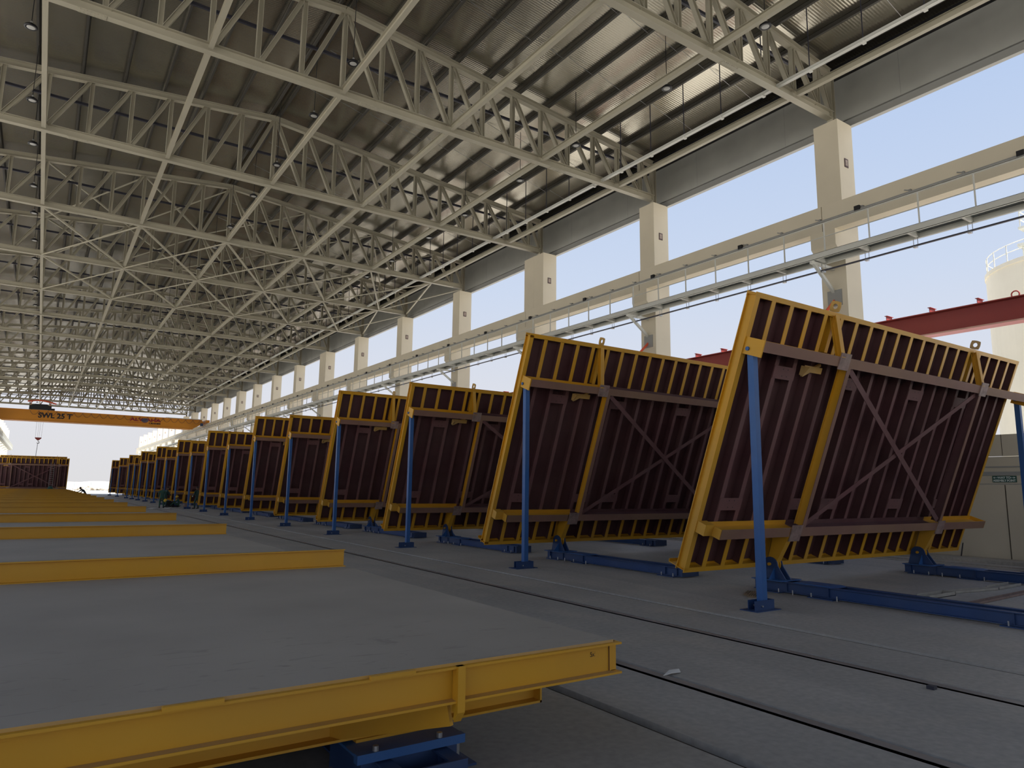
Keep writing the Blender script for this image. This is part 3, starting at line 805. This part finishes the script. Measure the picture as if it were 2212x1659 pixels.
# ------------------------------------------------------------------ overhead crane
YC = 121.0
cr = empty('bridge_crane', (0, YC, 0)); tag(cr, 'orange overhead bridge crane lettered SWL 25 T spanning the far end of the hall', 'crane')
g = MB()
prof = [(-6.3, 12.28), (20.9, 12.28), (21.2, 11.9), (20.6, 11.35), (19.6, 10.76), (-5.2, 10.76), (-6.3, 11.35)]
g.prism([(x, -.32, z) for x, z in prof], (0, .64, 0)); g.box(-5.2, 19.7, -.42, .42, 10.72, 10.80); g.box(-6.3, 20.9, -.40, .40, 12.26, 12.33)
gd = g.build('girder', M['orange'], cr)
g = MB(); g.prism([(x, 1.55, z) for x, z in prof], (0, .64, 0)); g.build('girder', M['orange'], cr)
fr = (R(90), 0, 0)
text('lettering', 'SWL 25 T', 1.02, M['letter_black'], gd, (1.10, -.345, 11.56), fr, xs=.98, bold=.035)
text('lettering', 'ALWAHA', .66, M['letter_red'], gd, (12.85, -.345, 11.76), fr, xs=1.5, bold=.028)
text('lettering', 'CRANES', .34, M['letter_black'], gd, (14.15, -.345, 11.28), fr, xs=1.3, bold=.014)
e = MB(); e.lathe([(.05, 0), (.34, .0), (.34, .02), (.05, .02)], 20); o = e.build('emblem', M['letter_blue'], gd, (12.75, -.335, 11.70)); o.rotation_euler = (R(90), 0, 0); o.scale = (1.5, 1, 1)
MB().box(10.45, 13.1, -.345, -.33, 11.31, 11.35).build('underline', M['letter_red'], gd)
for s, x in ((1, 21.68), (-1, 2*CX-21.68)):
    e = MB(); e.box(x-.28, x+.28, -1.3, 3.2, 11.82, 12.25); e.build('end_carriage', M['orange'], cr)
    for yy in (-.9, 2.8): MB().tube([(x-.10, yy, 11.94), (x+.10, yy, 11.94)], .20, 16).build('wheel', M['dark'], cr)
    MB().box(x-.75*s-.2, x-.75*s+.2, -.62, -.36, 11.3, 11.75).build('drive_motor', M['darkblue'], cr)
MB().box(15.6, 20.9, -1.2, -.35, 12.27, 12.33).build('platform', M['white_steel'], cr)
fs = MB()
for i in range(21):
    x0 = -2.0+i*1.08; fs.tube([(x0+1.08*q/8, -.44, 12.22-.62*math.sin(math.pi*q/8)**.8) for q in range(9)], .022, 5)
fs.build('festoon_cable', M['dark'], cr)
tl = empty('hoist_trolley', (-.65, YC+.93, 12.33)); tag(tl, 'black hoist trolley sitting on top of the orange crane girder', 'hoist')
m = MB(); m.box(-1.5, 1.2, -1.0, 1.0, .12, .66); m.prism([(-1.3, -.9, .66), (1.0, -.9, .66), (.7, -.9, .80), (-1.1, -.9, .80)], (0, 1.8, 0)); m.box(1.2, 1.62, -.9, .9, .10, .34); m.build('hoist_body', M['black'], tl)
m = MB(); m.tube([(-.9, -.6, .62), (.7, -.6, .62)], .30, 16); m.build('rope_drum', M['dark'], tl)
for xx in (-1.2, .9):
    for yy in (-.93, .93): MB().tube([(xx, yy-.05, .12), (xx, yy+.05, .12)], .12, 12).build('wheel', M['dark'], tl)
m = MB()
m.tube([(-1.75+3.5*q/12, -.4, 1.25+.30*math.sin(math.pi*q/12)-.20*q/12) for q in range(13)], .11, 6)
m.bar((-1.3, -.4, .60), (-1.3, -.4, 1.30), .06, .06); m.bar((1.05, -.4, .60), (1.05, -.4, 1.25), .06, .06); m.build('cable_guard', M['orange_red'], tl)
hb = empty('hook_block', (-.65, YC+.3, 8.35)); tag(hb, 'dark red hook block hanging on four wire ropes under the crane', 'hook')
m = MB(); m.prism([(-.40, -.12, .04), (.40, -.12, .04), (.40, -.12, -.06), (.22, -.12, -.26), (.06, -.12, -.36), (-.06, -.12, -.36), (-.22, -.12, -.26), (-.40, -.12, -.06)], (0, .24, 0)); m.build('sheave_case', M['red'], hb)
m = MB(); m.tube([(0, 0, -.34), (.0, 0, -.50)]+[(.02+.15*math.sin(a), 0, -.66+.15*math.cos(a)) for a in [0, .6, 1.2, 1.8, 2.4, 3.0, 3.6, 4.2, 4.6]], [.05, .05, .05, .05, .055, .06, .06, .055, .05, .035, .02], 8); m.build('hook', M['galv'], hb)
for xx, xt in ((-.36, -.40), (-.10, -.12), (.08, .14), (.34, .44)): MB().tube([(xx, 0, .03), (xt, .1, 3.9)], .014, 5).build('wire_rope', M['galv'], hb)
o = MB().tube([(-.64, YC+.3, 7.58), (-.70, YC-1.7, 5.36)], .028, 6).build('lifting_sling', M['dark']); tag(o, 'dark lifting sling between the crane hook and the upright table below it', 'sling')

# ladder and tarpaulin bundle at the held-up table
ld = empty('ladder', (1.42, 117.2, .90)); tag(ld, 'grey aluminium ladder leaning on the table below the crane hook', 'ladder')
lean = Vector((.0, 1.05, 3.85)); nrm = lean.normalized()
for s in (-1, 1): MB().bar((s*.22, 0, 0), (s*.20, lean.y, lean.z), .035, .07).build('rail', M['galv'], ld)
for i in range(13):
    p = nrm*(.25+.29*i); MB().tube([(-.21, p.y, p.z), (.21, p.y, p.z)], .018, 6).build('rung', M['galv'], ld)
m = MB(); m.lathe([(.48, 0), (.46, .12), (.36, .28), (.25, .42), (.20, .56), (.05, .62)], 14)
o = m.build('tarpaulin_bundle', M['tarp'], None, (1.42, 116.6, .885), True); tag(o, 'dark green tarpaulin bundle heaped at the foot of the ladder', 'tarpaulin')

# timber on the flat tables
m = MB(); m.box(-.49, .49, -.10, .10, 0, .095); o = m.build('timber_plank', M['wood'], None, (2.90, 41.0, .886)); tag(o, 'brown timber plank lying near the aisle end of a flat table', 'plank')

# ------------------------------------------------------------------ outside: gantry beams, silo, fence, rubble
def gantry(x, s, label):
    t = empty('gantry_beam', (x, 0, 0)); tag(t, label, 'beam')
    m = MB(); m.box(-.02, .02, -6, 190, 7.34, 8.05); m.box(-.26, .26, -6, 190, 8.05, 8.08); m.box(-.26, .26, -6, 190, 7.29, 7.34, 0, [0, 0, 0, 1, 0, 1]); m.build('girder', [M['red'], M['red_light']], t)
    cl = MB(); cl.box(-.30, .10, -.008, .008, 8.08, 8.23); cl.box(-.32, .12, -.05, .05, 8.22, 8.235); me = cl.mesh('cleat', M['red'])
    for i in range(90):
        o = bpy.data.objects.new('cleat', me); C.objects.link(o); o.parent = t; o.location = (0, -3.6+1.47*i, 0)
    ring = MB(); ring.tube([(0, .0+.11*math.cos(a*math.pi/8), 8.19+.11*math.sin(a*math.pi/8)) for a in range(17)], .022, 6); me = ring.mesh('lifting_ring', M['red'])
    for yy in (8.66, 26.4, 44.): 
        o = bpy.data.objects.new('lifting_ring', me); C.objects.link(o); o.parent = t; o.location = (0, yy, 0)
    pm = MB().ibeam((0, 0, -.3), (0, 0, 7.3), .32, .3, .014, .02, (0, 1, 0)).mesh('post', M['red'])
    for i in range(11):
        o = bpy.data.objects.new('post', pm); C.objects.link(o); o.parent = t; o.location = (0, YT[0]+.35+BAY*2*i, 0)
gantry(25.0, 1, 'dark red steel gantry girder running outside behind the raised tables')
gantry(2*CX-25.0, -1, 'dark red steel gantry girder outside beyond the flat tables')

si = empty('silo', (53.6, 14.9, -.3)); tag(si, 'tall pale cement silo outside behind the dark red gantry girder', 'silo')
MB().lathe([(5.0, 0), (5.0, 16.5), (5.06, 16.5), (5.06, 16.75), (4.95, 16.8), (1.3, 17.7), (1.3, 17.75)], 64).build('shell', M['silo'], si, smooth=False)
for r_, z in ((4.9, 17.85), (4.9, 17.35)):
    MB().tube([(r_*math.cos(2*math.pi*a/48), r_*math.sin(2*math.pi*a/48), z) for a in range(49)], .03, 5).build('guard_rail', M['white_steel'], si)
for a in range(24):
    th = 2*math.pi*a/24; MB().bar((4.9*math.cos(th), 4.9*math.sin(th), 16.75), (4.9*math.cos(th), 4.9*math.sin(th), 17.85), .05, .05).build('rail_post', M['white_steel'], si)
m = MB(); m.box(-1.8, 1.4, -.4, 2.4, 17.2, 18.3); m.box(-2., 1.6, -.6, 2.6, 18.3, 18.5); m.box(-1.6, 1.2, -.2, 2.2, 18.5, 19.5); m.box(-1.9, 1.5, -.5, 2.5, 19.5, 19.65)
for xx, yy in ((-1.8, -.4), (-1.8, 2.4), (1.4, 2.4), (1.4, -.4)): m.bar((xx, yy, 19.6), (xx, yy, 20.7), .06, .06)
for z in (20.15, 20.7): m.tube([(-1.8, -.4, z), (-1.8, 2.4, z), (1.4, 2.4, z), (1.4, -.4, z), (-1.8, -.4, z)], .04, 5)
m.build('filter_housing', M['white_steel'], si)

for i in range(9):
    t = empty('fence_panel', (-6+4.3*i, 250, -.02)); xx = -6+4.3*i
    tag(t, 'pale green mesh fence panel at the far yard edge, %s of the run' % ORD[i], 'fence', 'far fence panels')
    MB().box(-2.1, 2.1, -.02, .02, .12, 2.28).build('mesh', M['fence'], t); MB().bar((2.15, 0, 0), (2.15, 0, 2.36), .10, .10).build('post', M['galv'], t)
    MB().box(-2.15, 2.15, -.04, .04, 2.28, 2.36).build('top_rail', M['white_steel'], t)
m = MB(); rnd = random.Random(3)
def rock(m, c, r):
    i = len(m.v); n = 7
    for a in range(4):
        for b in range(n):
            ph = math.pi*(a+.5)/4; th = 2*math.pi*b/n; q = r*rnd.uniform(.7, 1.25)
            m.v.append((c[0]+q*math.sin(ph)*math.cos(th), c[1]+q*math.sin(ph)*math.sin(th), c[2]+.7*q*math.cos(ph)))
    for a in range(3):
        for b in range(n): m.f.append([i+a*n+b, i+a*n+(b+1)%n, i+(a+1)*n+(b+1)%n, i+(a+1)*n+b]); m.mi.append(0)
    m.f.append([i+b for b in range(n)]); m.f.append([i+3*n+b for b in range(n)]); m.mi += [0, 0]
for _ in range(150): 
    u = rnd.uniform(0, 1); rock(m, (8.5+9*u+rnd.uniform(-1, 1), 236+rnd.uniform(-3, 3), .1+rnd.uniform(0, 1.1)*(1-abs(u-.35))), rnd.uniform(.2, .65))
for _ in range(40): rock(m, (rnd.uniform(4, 9), 238+rnd.uniform(-3, 3), .15), rnd.uniform(.15, .4))
o = m.build('rubble', M['rock']); tag(o, 'pale heap of rubble lying before the far mesh fence', 'rubble', None, 'stuff')
m = MB(); m.prism([(x, 320, -.5+3.4*math.exp(-((x-20)/14)**2)) for x in range(-30, 71, 4)]+[(70, 320, -.6), (-30, 320, -.6)], (0, 40, 0)); o = m.build('sand_mound', M['sand']); struct(o, 'low pale mound beyond the fence')

# ------------------------------------------------------------------ loose things on the floor
def channel_piece(name, L, w, h, th=.008):
    m = MB(); m.box(-L/2, L/2, -w/2, w/2, 0, th); m.box(-L/2, L/2, -w/2, -w/2+th, 0, h); m.box(-L/2, L/2, w/2-th, w/2, 0, h); return m
def strip(pts, name, m_, label, w=.1, h=.05):
    (x0, y0), (x1, y1) = pts; L = math.hypot(x1-x0, y1-y0)
    o = channel_piece(name, L, w, h).build(name, m_, None, ((x0+x1)/2, (y0+y1)/2, .0)); o.rotation_euler = (0, 0, math.atan2(y1-y0, x1-x0)); tag(o, label, 'steel offcut', 'steel offcuts on the floor'); return o
M['dusty_steel'] = mat('dust_covered_steel', (.33, .31, .27), .75, var=.12, scale=5.)
M['rusty_angle'] = mat('rusty_angle', (.24, .17, .145), .75, var=.2, scale=5.)
strip([(14.75, 6.75), (16.3, 6.52)], 'steel_channel', M['dusty_steel'], 'long dusty steel channel on the floor between the first two base frames', .16, .05)
strip([(16.35, 6.56), (17.5, 6.60)], 'steel_channel', M['dusty_steel'], 'short dusty steel channel end lying nearer the wall-side base frame', .24, .06)
strip([(13.4, 5.85), (17.4, 6.02)], 'steel_angle', M['rusty_angle'], 'long rusty steel angle lying between the base frames of the first raised table', .14, .04)
o = MB().box(-.42, .42, -.10, .10, 0, .014).build('steel_flat', M['dusty_steel'], None, (13.75, 6.72, 0)); tag(o, 'flat dusty steel strip beside the open tray on the floor', 'steel offcut', 'steel offcuts on the floor')
t = MB(); t.box(-.50, .50, -.12, .12, 0, .012); t.box(-.5, .5, -.12, -.105, 0, .07); t.box(-.5, .5, .105, .12, 0, .07); t.box(.485, .5, -.12, .12, 0, .07)
o = t.build('steel_tray', M['dusty_steel'], None, (14.2, 6.66, .0)); tag(o, 'dusty open steel tray on the floor beside the blue base frame', 'tray')
for i, (x, y, rz) in enumerate(((11.15, 8.42, .5), (11.28, 8.60, .5))):
    m = MB(); m.box(-.22, .22, -.09, .09, 0, .028)
    for q in range(5): m.box(-.22, .22, -.085+q*.038, -.065+q*.038, .028, .042)
    o = m.build('timber_board', M['wood'], None, (x, y, 0)); o.rotation_euler = (0, 0, rz); tag(o, ['ridged timber board on the floor beside the first blue prop', 'second ridged timber board, half hidden behind the first blue prop'][i], 'board')
o = MB().box(-.04, .03, -.03, .04, 0, .035).build('stone_chip', M['dark'], None, (7.50, 3.62, 0)); tag(o, 'small dark stone chip beside the aisle rail', 'stone')
m = MB(); m.prism([(0, 0, .004), (.10, -.02, .02), (.26, .0, .006), (.30, .06, .02), (.14, .05, .03)], (0, 0, .006)); o = m.build('paper_scrap', M['white'], None, (5.55, 5.35, .0)); tag(o, 'crumpled white paper scrap lying on the aisle rail', 'paper')
m = MB(); m.box(0, .05, 0, .02, 0, .42); o = m.build('cable_stub', M['dark'], None, (22.9, 9.95, .10)); o.rotation_euler = (.3, -.3, 0); tag(o, 'black cable stub sticking up at the foot of the wall', 'cable')
for i, (x, y, a, b) in enumerate(((7.7, 62.6, .22, .95), (8.75, 62.7, .28, .7))):
    o = MB().box(-a, a, -b, b, 0, .012).build('white_sheet', M['white'], None, (x, y, 0)); o.rotation_euler = (0, 0, -.25); tag(o, ['white sheet on the floor to one side of the standing worker', 'white sheet on the floor in front of the seated worker'][i], 'sheet')
m = MB(); m.lathe([(.02, 0), (.20, .0), (.21, .05), (.19, .10), (.21, .15), (.21, .30), (.05, .33)], 14); o = m.build('gas_bottle', M['rusty_angle'], None, (10.5, 64.5, 0)); tag(o, 'reddish stub drum on the floor behind the seated worker', 'drum')
t = empty('welding_machine', (9.45, 66.0, 0)); tag(t, 'black portable welding machine on the floor before the seated worker', 'machine')
m = MB(); m.box(-.32, .32, -.22, .22, .10, .46); m.prism([(-.32, -.22, .46), (.32, -.22, .46), (.24, -.22, .54), (-.24, -.22, .54)], (0, .44, 0)); m.build('body', M['black'], t)
for q in (-.24, .24): MB().tube([(q, -.26, .09), (q, .26, .09)], .09, 10).build('wheel', M['dark'], t)
MB().tube([(-.3, 0, .5), (-.5, 0, .82), (-.5, .2, .82), (-.3, .2, .5)], .015, 5).build('handle', M['galv'], t)
m = MB(); m.tube([(.3+.35*math.cos(a*.7)*(1+a*.02), -.35+.22*math.sin(a*.7), .02+.004*a) for a in range(28)], .014, 5); m.build('cable', M['black'], t)

# ------------------------------------------------------------------ people
def person(loc, rot, joints, label, suit, cap=None, hands=M['skin'], cap_mat=None):
    """joints: pelvis chest neck head + per side shoulder elbow wrist hip knee ankle toe, metres in the body's own frame (x right, y forward)"""
    J = {k: Vector(v) for k, v in joints.items()}
    names = ['pelvis', 'waist', 'chest', 'neck']
    rad = {'pelvis': (.155, .115), 'waist': (.145, .105), 'chest': (.165, .12), 'neck': (.062, .06)}
    J['waist'] = J['pelvis'].lerp(J['chest'], .5)
    for s in 'lr':
        names += [s+q for q in ('shoulder', 'elbow', 'wrist', 'hip', 'knee', 'ankle')]
        for q, r in (('shoulder', .072), ('elbow', .052), ('wrist', .038), ('hip', .098), ('knee', .07), ('ankle', .052)): rad[s+q] = (r, r)
    E = [('pelvis', 'waist'), ('waist', 'chest'), ('chest', 'neck')]
    for s in 'lr': E += [('chest', s+'shoulder'), (s+'shoulder', s+'elbow'), (s+'elbow', s+'wrist'), ('pelvis', s+'hip'), (s+'hip', s+'knee'), (s+'knee', s+'ankle')]
    ix = {n: i for i, n in enumerate(names)}
    me = bpy.data.meshes.new('body'); me.from_pydata([tuple(J[n]) for n in names], [(ix[a], ix[b]) for a, b in E], []); me.materials.append(suit)
    o = bpy.data.objects.new('person', me); C.objects.link(o)
    sk = o.modifiers.new('skin', 'SKIN'); sk.use_smooth_shade = True
    for n in names: me.skin_vertices[0].data[ix[n]].radius = rad[n]
    me.skin_vertices[0].data[0].use_root = True
    sb = o.modifiers.new('sub', 'SUBSURF'); sb.levels = 2; sb.render_levels = 2
    dg = bpy.context.evaluated_depsgraph_get(); dg.update()
    m2 = bpy.data.meshes.new_from_object(o.evaluated_get(dg)); o.modifiers.clear(); o.data = m2
    if not m2.materials: m2.materials.append(suit)
    o.location = loc; o.rotation_euler = (0, 0, rot); tag(o, label, 'person')
    # head on the neck: skull, jaw, nose, eyes, ears
    nk, hd = J['neck'], J['head']; up_ = (hd-nk).normalized(); fwd = Vector((0, 1, 0)); fwd = (fwd-up_*fwd.dot(up_)).normalized(); fwd = Vector(joints.get('face', fwd)).normalized(); fwd = (fwd-up_*fwd.dot(up_)).normalized(); sd = fwd.cross(up_)
    m = MB(); n = 14; rings = []
    prof = [(-.14, .055, .05, .0), (-.105, .058, .060, .030), (-.075, .066, .082, .022), (-.03, .074, .094, .008), (.02, .077, .098, .0), (.065, .070, .088, -.004), (.10, .046, .058, -.006), (.112, .01, .012, -.006)]
    for z, a, b, f_ in prof:
        i = len(m.v); rings.append(i)
        for k in range(n):
            th = 2*math.pi*k/n; yy = b*math.sin(th)
            if abs(th-math.pi/2) < .25 and -.08 < z < .0: yy += .022 if z < -.02 else .012
            p = hd+sd*(a*math.cos(th))+fwd*(yy+f_)+up_*z; m.v.append(tuple(p))
    for A, B in zip(rings, rings[1:]):
        for k in range(n): m.f.append([A+k, A+(k+1)%n, B+(k+1)%n, B+k]); m.mi.append(0)
    m.f.append([rings[-1]+k for k in range(n)]); m.mi.append(0); m.f.append([rings[0]+k for k in range(n)]); m.mi.append(0)
    for s in (-1, 1):
        e = hd+sd*(s*.076)+up_*-.02; m.tube([e+fwd*-.02+up_*.03, e+fwd*.01+sd*(s*.012)+up_*.02, e+sd*(s*.006)+up_*-.03], [.010, .014, .008], 6)
        q = hd+sd*(s*.030)+fwd*.092+up_*.005; m.tube([q, q+fwd*.006], .010, 6, 1)
    q = hd+fwd*.098+up_*-.085; m.tube([q-sd*.024, q+sd*.024], .007, 6, 1)
    m.tube([nk-up_*.03, nk+up_*.10], .052, 10)
    m.build('head', [M['skin'], M['hair']], o, smooth=True)
    cz = cap if cap else 'hair'
    m = MB(); i0 = []
    sc_ = 1.12 if cz == 'hair' else 1.38
    for z, r_ in ((-.01, 1.0), (.04, 1.0), (.085, .82), (.115, .5), (.13, .08)):
        i = len(m.v); i0.append(i); zz = z*(1.0 if cz == 'hair' else 1.15)
        for k in range(n):
            th = 2*math.pi*k/n; bk = (-.012 if math.sin(th) > .3 and cz == 'hair' and z < .05 else 0)
            m.v.append(tuple(hd+sd*(.074*sc_*r_*math.cos(th))+fwd*(.094*sc_*r_*math.sin(th)-.008+bk)+up_*(zz+(.03 if cz == 'hair' and math.sin(th) > .2 and z < 0 else 0))))
    for A, B in zip(i0, i0[1:]):
        for k in range(n): m.f.append([A+k, A+(k+1)%n, B+(k+1)%n, B+k]); m.mi.append(0)
    m.f.append([i0[-1]+k for k in range(n)]); m.mi.append(0)
    if cz == 'helmet': m.prism([tuple(hd+sd*(.10*math.cos(a))+fwd*(.09+.07*math.sin(a))+up_*-.012) for a in [math.pi*k/8 for k in range(9)]], tuple(up_*.012))
    m.build('helmet' if cz == 'helmet' else 'hair', cap_mat or (M['helmet'] if cz == 'helmet' else M['hair']), o, smooth=True)
    for s in 'lr':
        w_, e_ = J[s+'wrist'], J[s+'elbow']; d = (w_-e_).normalized(); sgn = -1 if s == 'l' else 1
        ax = Vector((0, 1, 0)) if abs(d.y) < .8 else Vector((0, 0, 1)); ax = (ax-d*ax.dot(d)).normalized(); sd2 = d.cross(ax).normalized()
        m = MB(); m.tube([w_-d*.03, w_+d*.03, w_+d*.085], [.030, .040, .040], 8)
        for k in range(4):
            b_ = w_+d*.08+ax*(.030-.020*k); ln = (.066, .075, .070, .055)[k]
            m.tube([b_, b_+d*ln*.5, b_+d*ln*.85-sd2*(sgn*.02), b_+d*ln-sd2*(sgn*.04)], [.0095, .009, .008, .007], 6)
        b_ = w_+d*.03+ax*.035; m.tube([b_, b_+ax*.028+d*.03, b_+ax*.03+d*.065-sd2*(sgn*.015)], [.012, .010, .008], 6)
        m.build('hand', hands, o, smooth=True)
        a_, t_ = J[s+'ankle'], J[s+'toe']; f2 = (t_-a_); f2.z = 0; f2.normalize()
        m = MB(); base = Vector((a_.x, a_.y, 0)); zf = t_.z
        m.tube([a_+Vector((0, 0, .05)), Vector((a_.x, a_.y, zf+.06))-f2*.03, Vector((a_.x, a_.y, zf+.05))+f2*.08, Vector((a_.x, a_.y, zf+.04))+f2*.19], [.052, .055, .048, .036], 8)
        m.build('boot', M['boot'], o, smooth=True)
    return o
# standing, back to us, head bowed, one arm hanging with a helmet in the hand
stand = dict(pelvis=(0, 0, .92), chest=(0, .06, 1.30), neck=(0, .12, 1.46), head=(0, .20, 1.56),
    lshoulder=(-.19, .06, 1.37), lelbow=(-.25, .03, 1.10), lwrist=(-.25, .10, .86), rshoulder=(.19, .06, 1.37), relbow=(.25, .03, 1.10), rwrist=(.24, .10, .85),
    lhip=(-.09, 0, .86), lknee=(-.12, .03, .47), lankle=(-.13, -.02, .09), ltoe=(-.14, .14, .02), rhip=(.09, 0, .86), rknee=(.13, .06, .47), rankle=(.17, .0, .09), rtoe=(.20, .16, .02))
p1 = person((8.33, 62.5, 0), R(-10), stand, 'person in green coverall standing with head bowed, yellow helmet in hand', M['green'])
m = MB(); m.lathe([(.135, -.0), (.14, .02), (.13, .07), (.10, .12), (.05, .15), (.01, .155)], 16); m.prism([(.13*math.cos(a), .10+.10*math.sin(a), 0) for a in [math.pi*k/8 for k in range(9)]], (0, 0, .012))
o = m.build('hard_hat', M['helmet'], None, (8.61, 62.42, .62), True); o.rotation_euler = (R(25), R(-55), 0); tag(o, 'yellow hard hat held in the hand of the bowed standing worker', 'hard hat')
st2 = dict(stand); st2.update(head=(0, .15, 1.60), neck=(0, .09, 1.46), lelbow=(-.22, .18, 1.14), lwrist=(-.12, .36, 1.05), relbow=(.22, .18, 1.14), rwrist=(.12, .36, 1.05))
person((8.95, 65.2, 0), R(-70), st2, 'person in dark green coverall standing half hidden behind the bowed worker', M['dkgreen'])
st3 = dict(stand); st3.update(pelvis=(0, 0, .94), chest=(0, .0, 1.34), neck=(0, .02, 1.52), head=(0, .05, 1.66), lelbow=(-.24, .10, 1.12), lwrist=(-.14, .30, 1.02), relbow=(.24, .02, 1.08), rwrist=(.20, .14, .86), rknee=(.13, .0, .47), lknee=(-.14, .10, .48), lankle=(-.17, .05, .09), ltoe=(-.2, .2, .02))
person((10.58, 60.3, 0), R(40), st3, 'person in dark green coverall standing by a blue prop with white gloves', M['dkgreen'], hands=M['white'])
sit = dict(pelvis=(0, 0, .16), chest=(0, .10, .56), neck=(0, .17, .72), head=(0, .23, .84),
    lshoulder=(-.19, .12, .64), lelbow=(-.22, .30, .48), lwrist=(-.14, .52, .50), rshoulder=(.19, .12, .64), relbow=(.22, .30, .48), rwrist=(.12, .54, .48),
    lhip=(-.10, .06, .16), lknee=(-.20, .46, .40), lankle=(-.16, .72, .09), ltoe=(-.16, .9, .02), rhip=(.10, .06, .16), rknee=(.20, .46, .42), rankle=(.16, .70, .09), rtoe=(.16, .88, .02))
person((10.15, 65.6, 0), R(80), sit, 'person in green coverall and yellow helmet sitting on the floor', M['green'], 'helmet')
bend = dict(pelvis=(0, -.18, .92), chest=(0, .16, 1.20), neck=(0, .30, 1.32), head=(0, .38, 1.44), face=(0, 1, -.3),
    lshoulder=(-.19, .18, 1.26), lelbow=(-.16, .42, 1.12), lwrist=(-.12, .66, .97), rshoulder=(.19, .18, 1.26), relbow=(.22, .30, 1.0), rwrist=(.10, .48, .93),
    lhip=(-.09, -.14, .87), lknee=(-.12, .0, .47), lankle=(-.12, -.16, .09), ltoe=(-.12, .0, .02), rhip=(.09, -.14, .87), rknee=(.12, -.05, .47), rankle=(.13, -.26, .09), rtoe=(.13, -.1, .02))
person((3.98, 84.0, 0), R(75), bend, 'person in dark clothes bending over the aisle edge of the flat tables', M['navy'])
SKY, SUN, EXPO = 1.0, 11.5, 0.0

# ------------------------------------------------------------------ camera, light, sky
cam = bpy.data.cameras.new('camera'); co = bpy.data.objects.new('camera', cam); C.objects.link(co)
F_PX, YAW, PIT, ROL = 1494.14, .5937086, .1506619, .0129180
cam.sensor_width = 36; cam.sensor_fit = 'HORIZONTAL'; cam.lens = F_PX/2212*36; cam.clip_start = .05; cam.clip_end = 3000
fw = Vector((math.sin(YAW)*math.cos(PIT), math.cos(YAW)*math.cos(PIT), math.sin(PIT)))
r0 = Vector((math.cos(YAW), -math.sin(YAW), 0)); u0 = r0.cross(fw)
rt = r0*math.cos(ROL)+u0*math.sin(ROL); up = -r0*math.sin(ROL)+u0*math.cos(ROL)
mw = Matrix.Identity(4)
for i in range(3): mw[i][0] = rt[i]; mw[i][1] = up[i]; mw[i][2] = -fw[i]; mw[i][3] = (0, 0, 1.9)[i]
co.matrix_world = mw; sc.camera = co

w = bpy.data.worlds.new('hazy_sky'); sc.world = w; w.use_nodes = True; nt = w.node_tree; bg = nt.nodes['Background']
tc = nt.nodes.new('ShaderNodeTexCoord'); sx = nt.nodes.new('ShaderNodeSeparateXYZ'); nt.links.new(tc.outputs['Generated'], sx.inputs['Vector'])
rp = nt.nodes.new('ShaderNodeValToRGB'); els = rp.color_ramp.elements
els[0].position = 0; els[0].color = (.74, .735, .75, 1); els[1].position = 1; els[1].color = (.27, .42, .78, 1)
e = els.new(.10); e.color = (.745, .755, .81, 1)
e = els.new(.28); e.color = (.61, .70, .87, 1)
e = els.new(.50); e.color = (.48, .61, .86, 1)
nt.links.new(sx.outputs['Z'], rp.inputs['Fac']); nt.links.new(rp.outputs['Color'], bg.inputs['Color']); bg.inputs['Strength'].default_value = SKY
sun = bpy.data.lights.new('sun', 'SUN'); so = bpy.data.objects.new('sun', sun); C.objects.link(so)
sun.energy = SUN; sun.angle = R(1.0); sun.color = (1, .97, .92)
dv = Vector((.03, .50, -.87)).normalized(); so.rotation_euler = dv.to_track_quat('-Z', 'Y').to_euler()
sc.view_settings.view_transform = 'Standard'; sc.view_settings.look = 'None'; sc.view_settings.exposure = EXPO; sc.view_settings.gamma = 1
sc.view_settings.use_curve_mapping = False
sc.cycles.use_denoising = True; sc.cycles.max_bounces = 12; sc.cycles.diffuse_bounces = 8; sc.cycles.glossy_bounces = 6
sc.cycles.sample_clamp_indirect = 8; sc.cycles.caustics_reflective = False; sc.cycles.caustics_refractive = False
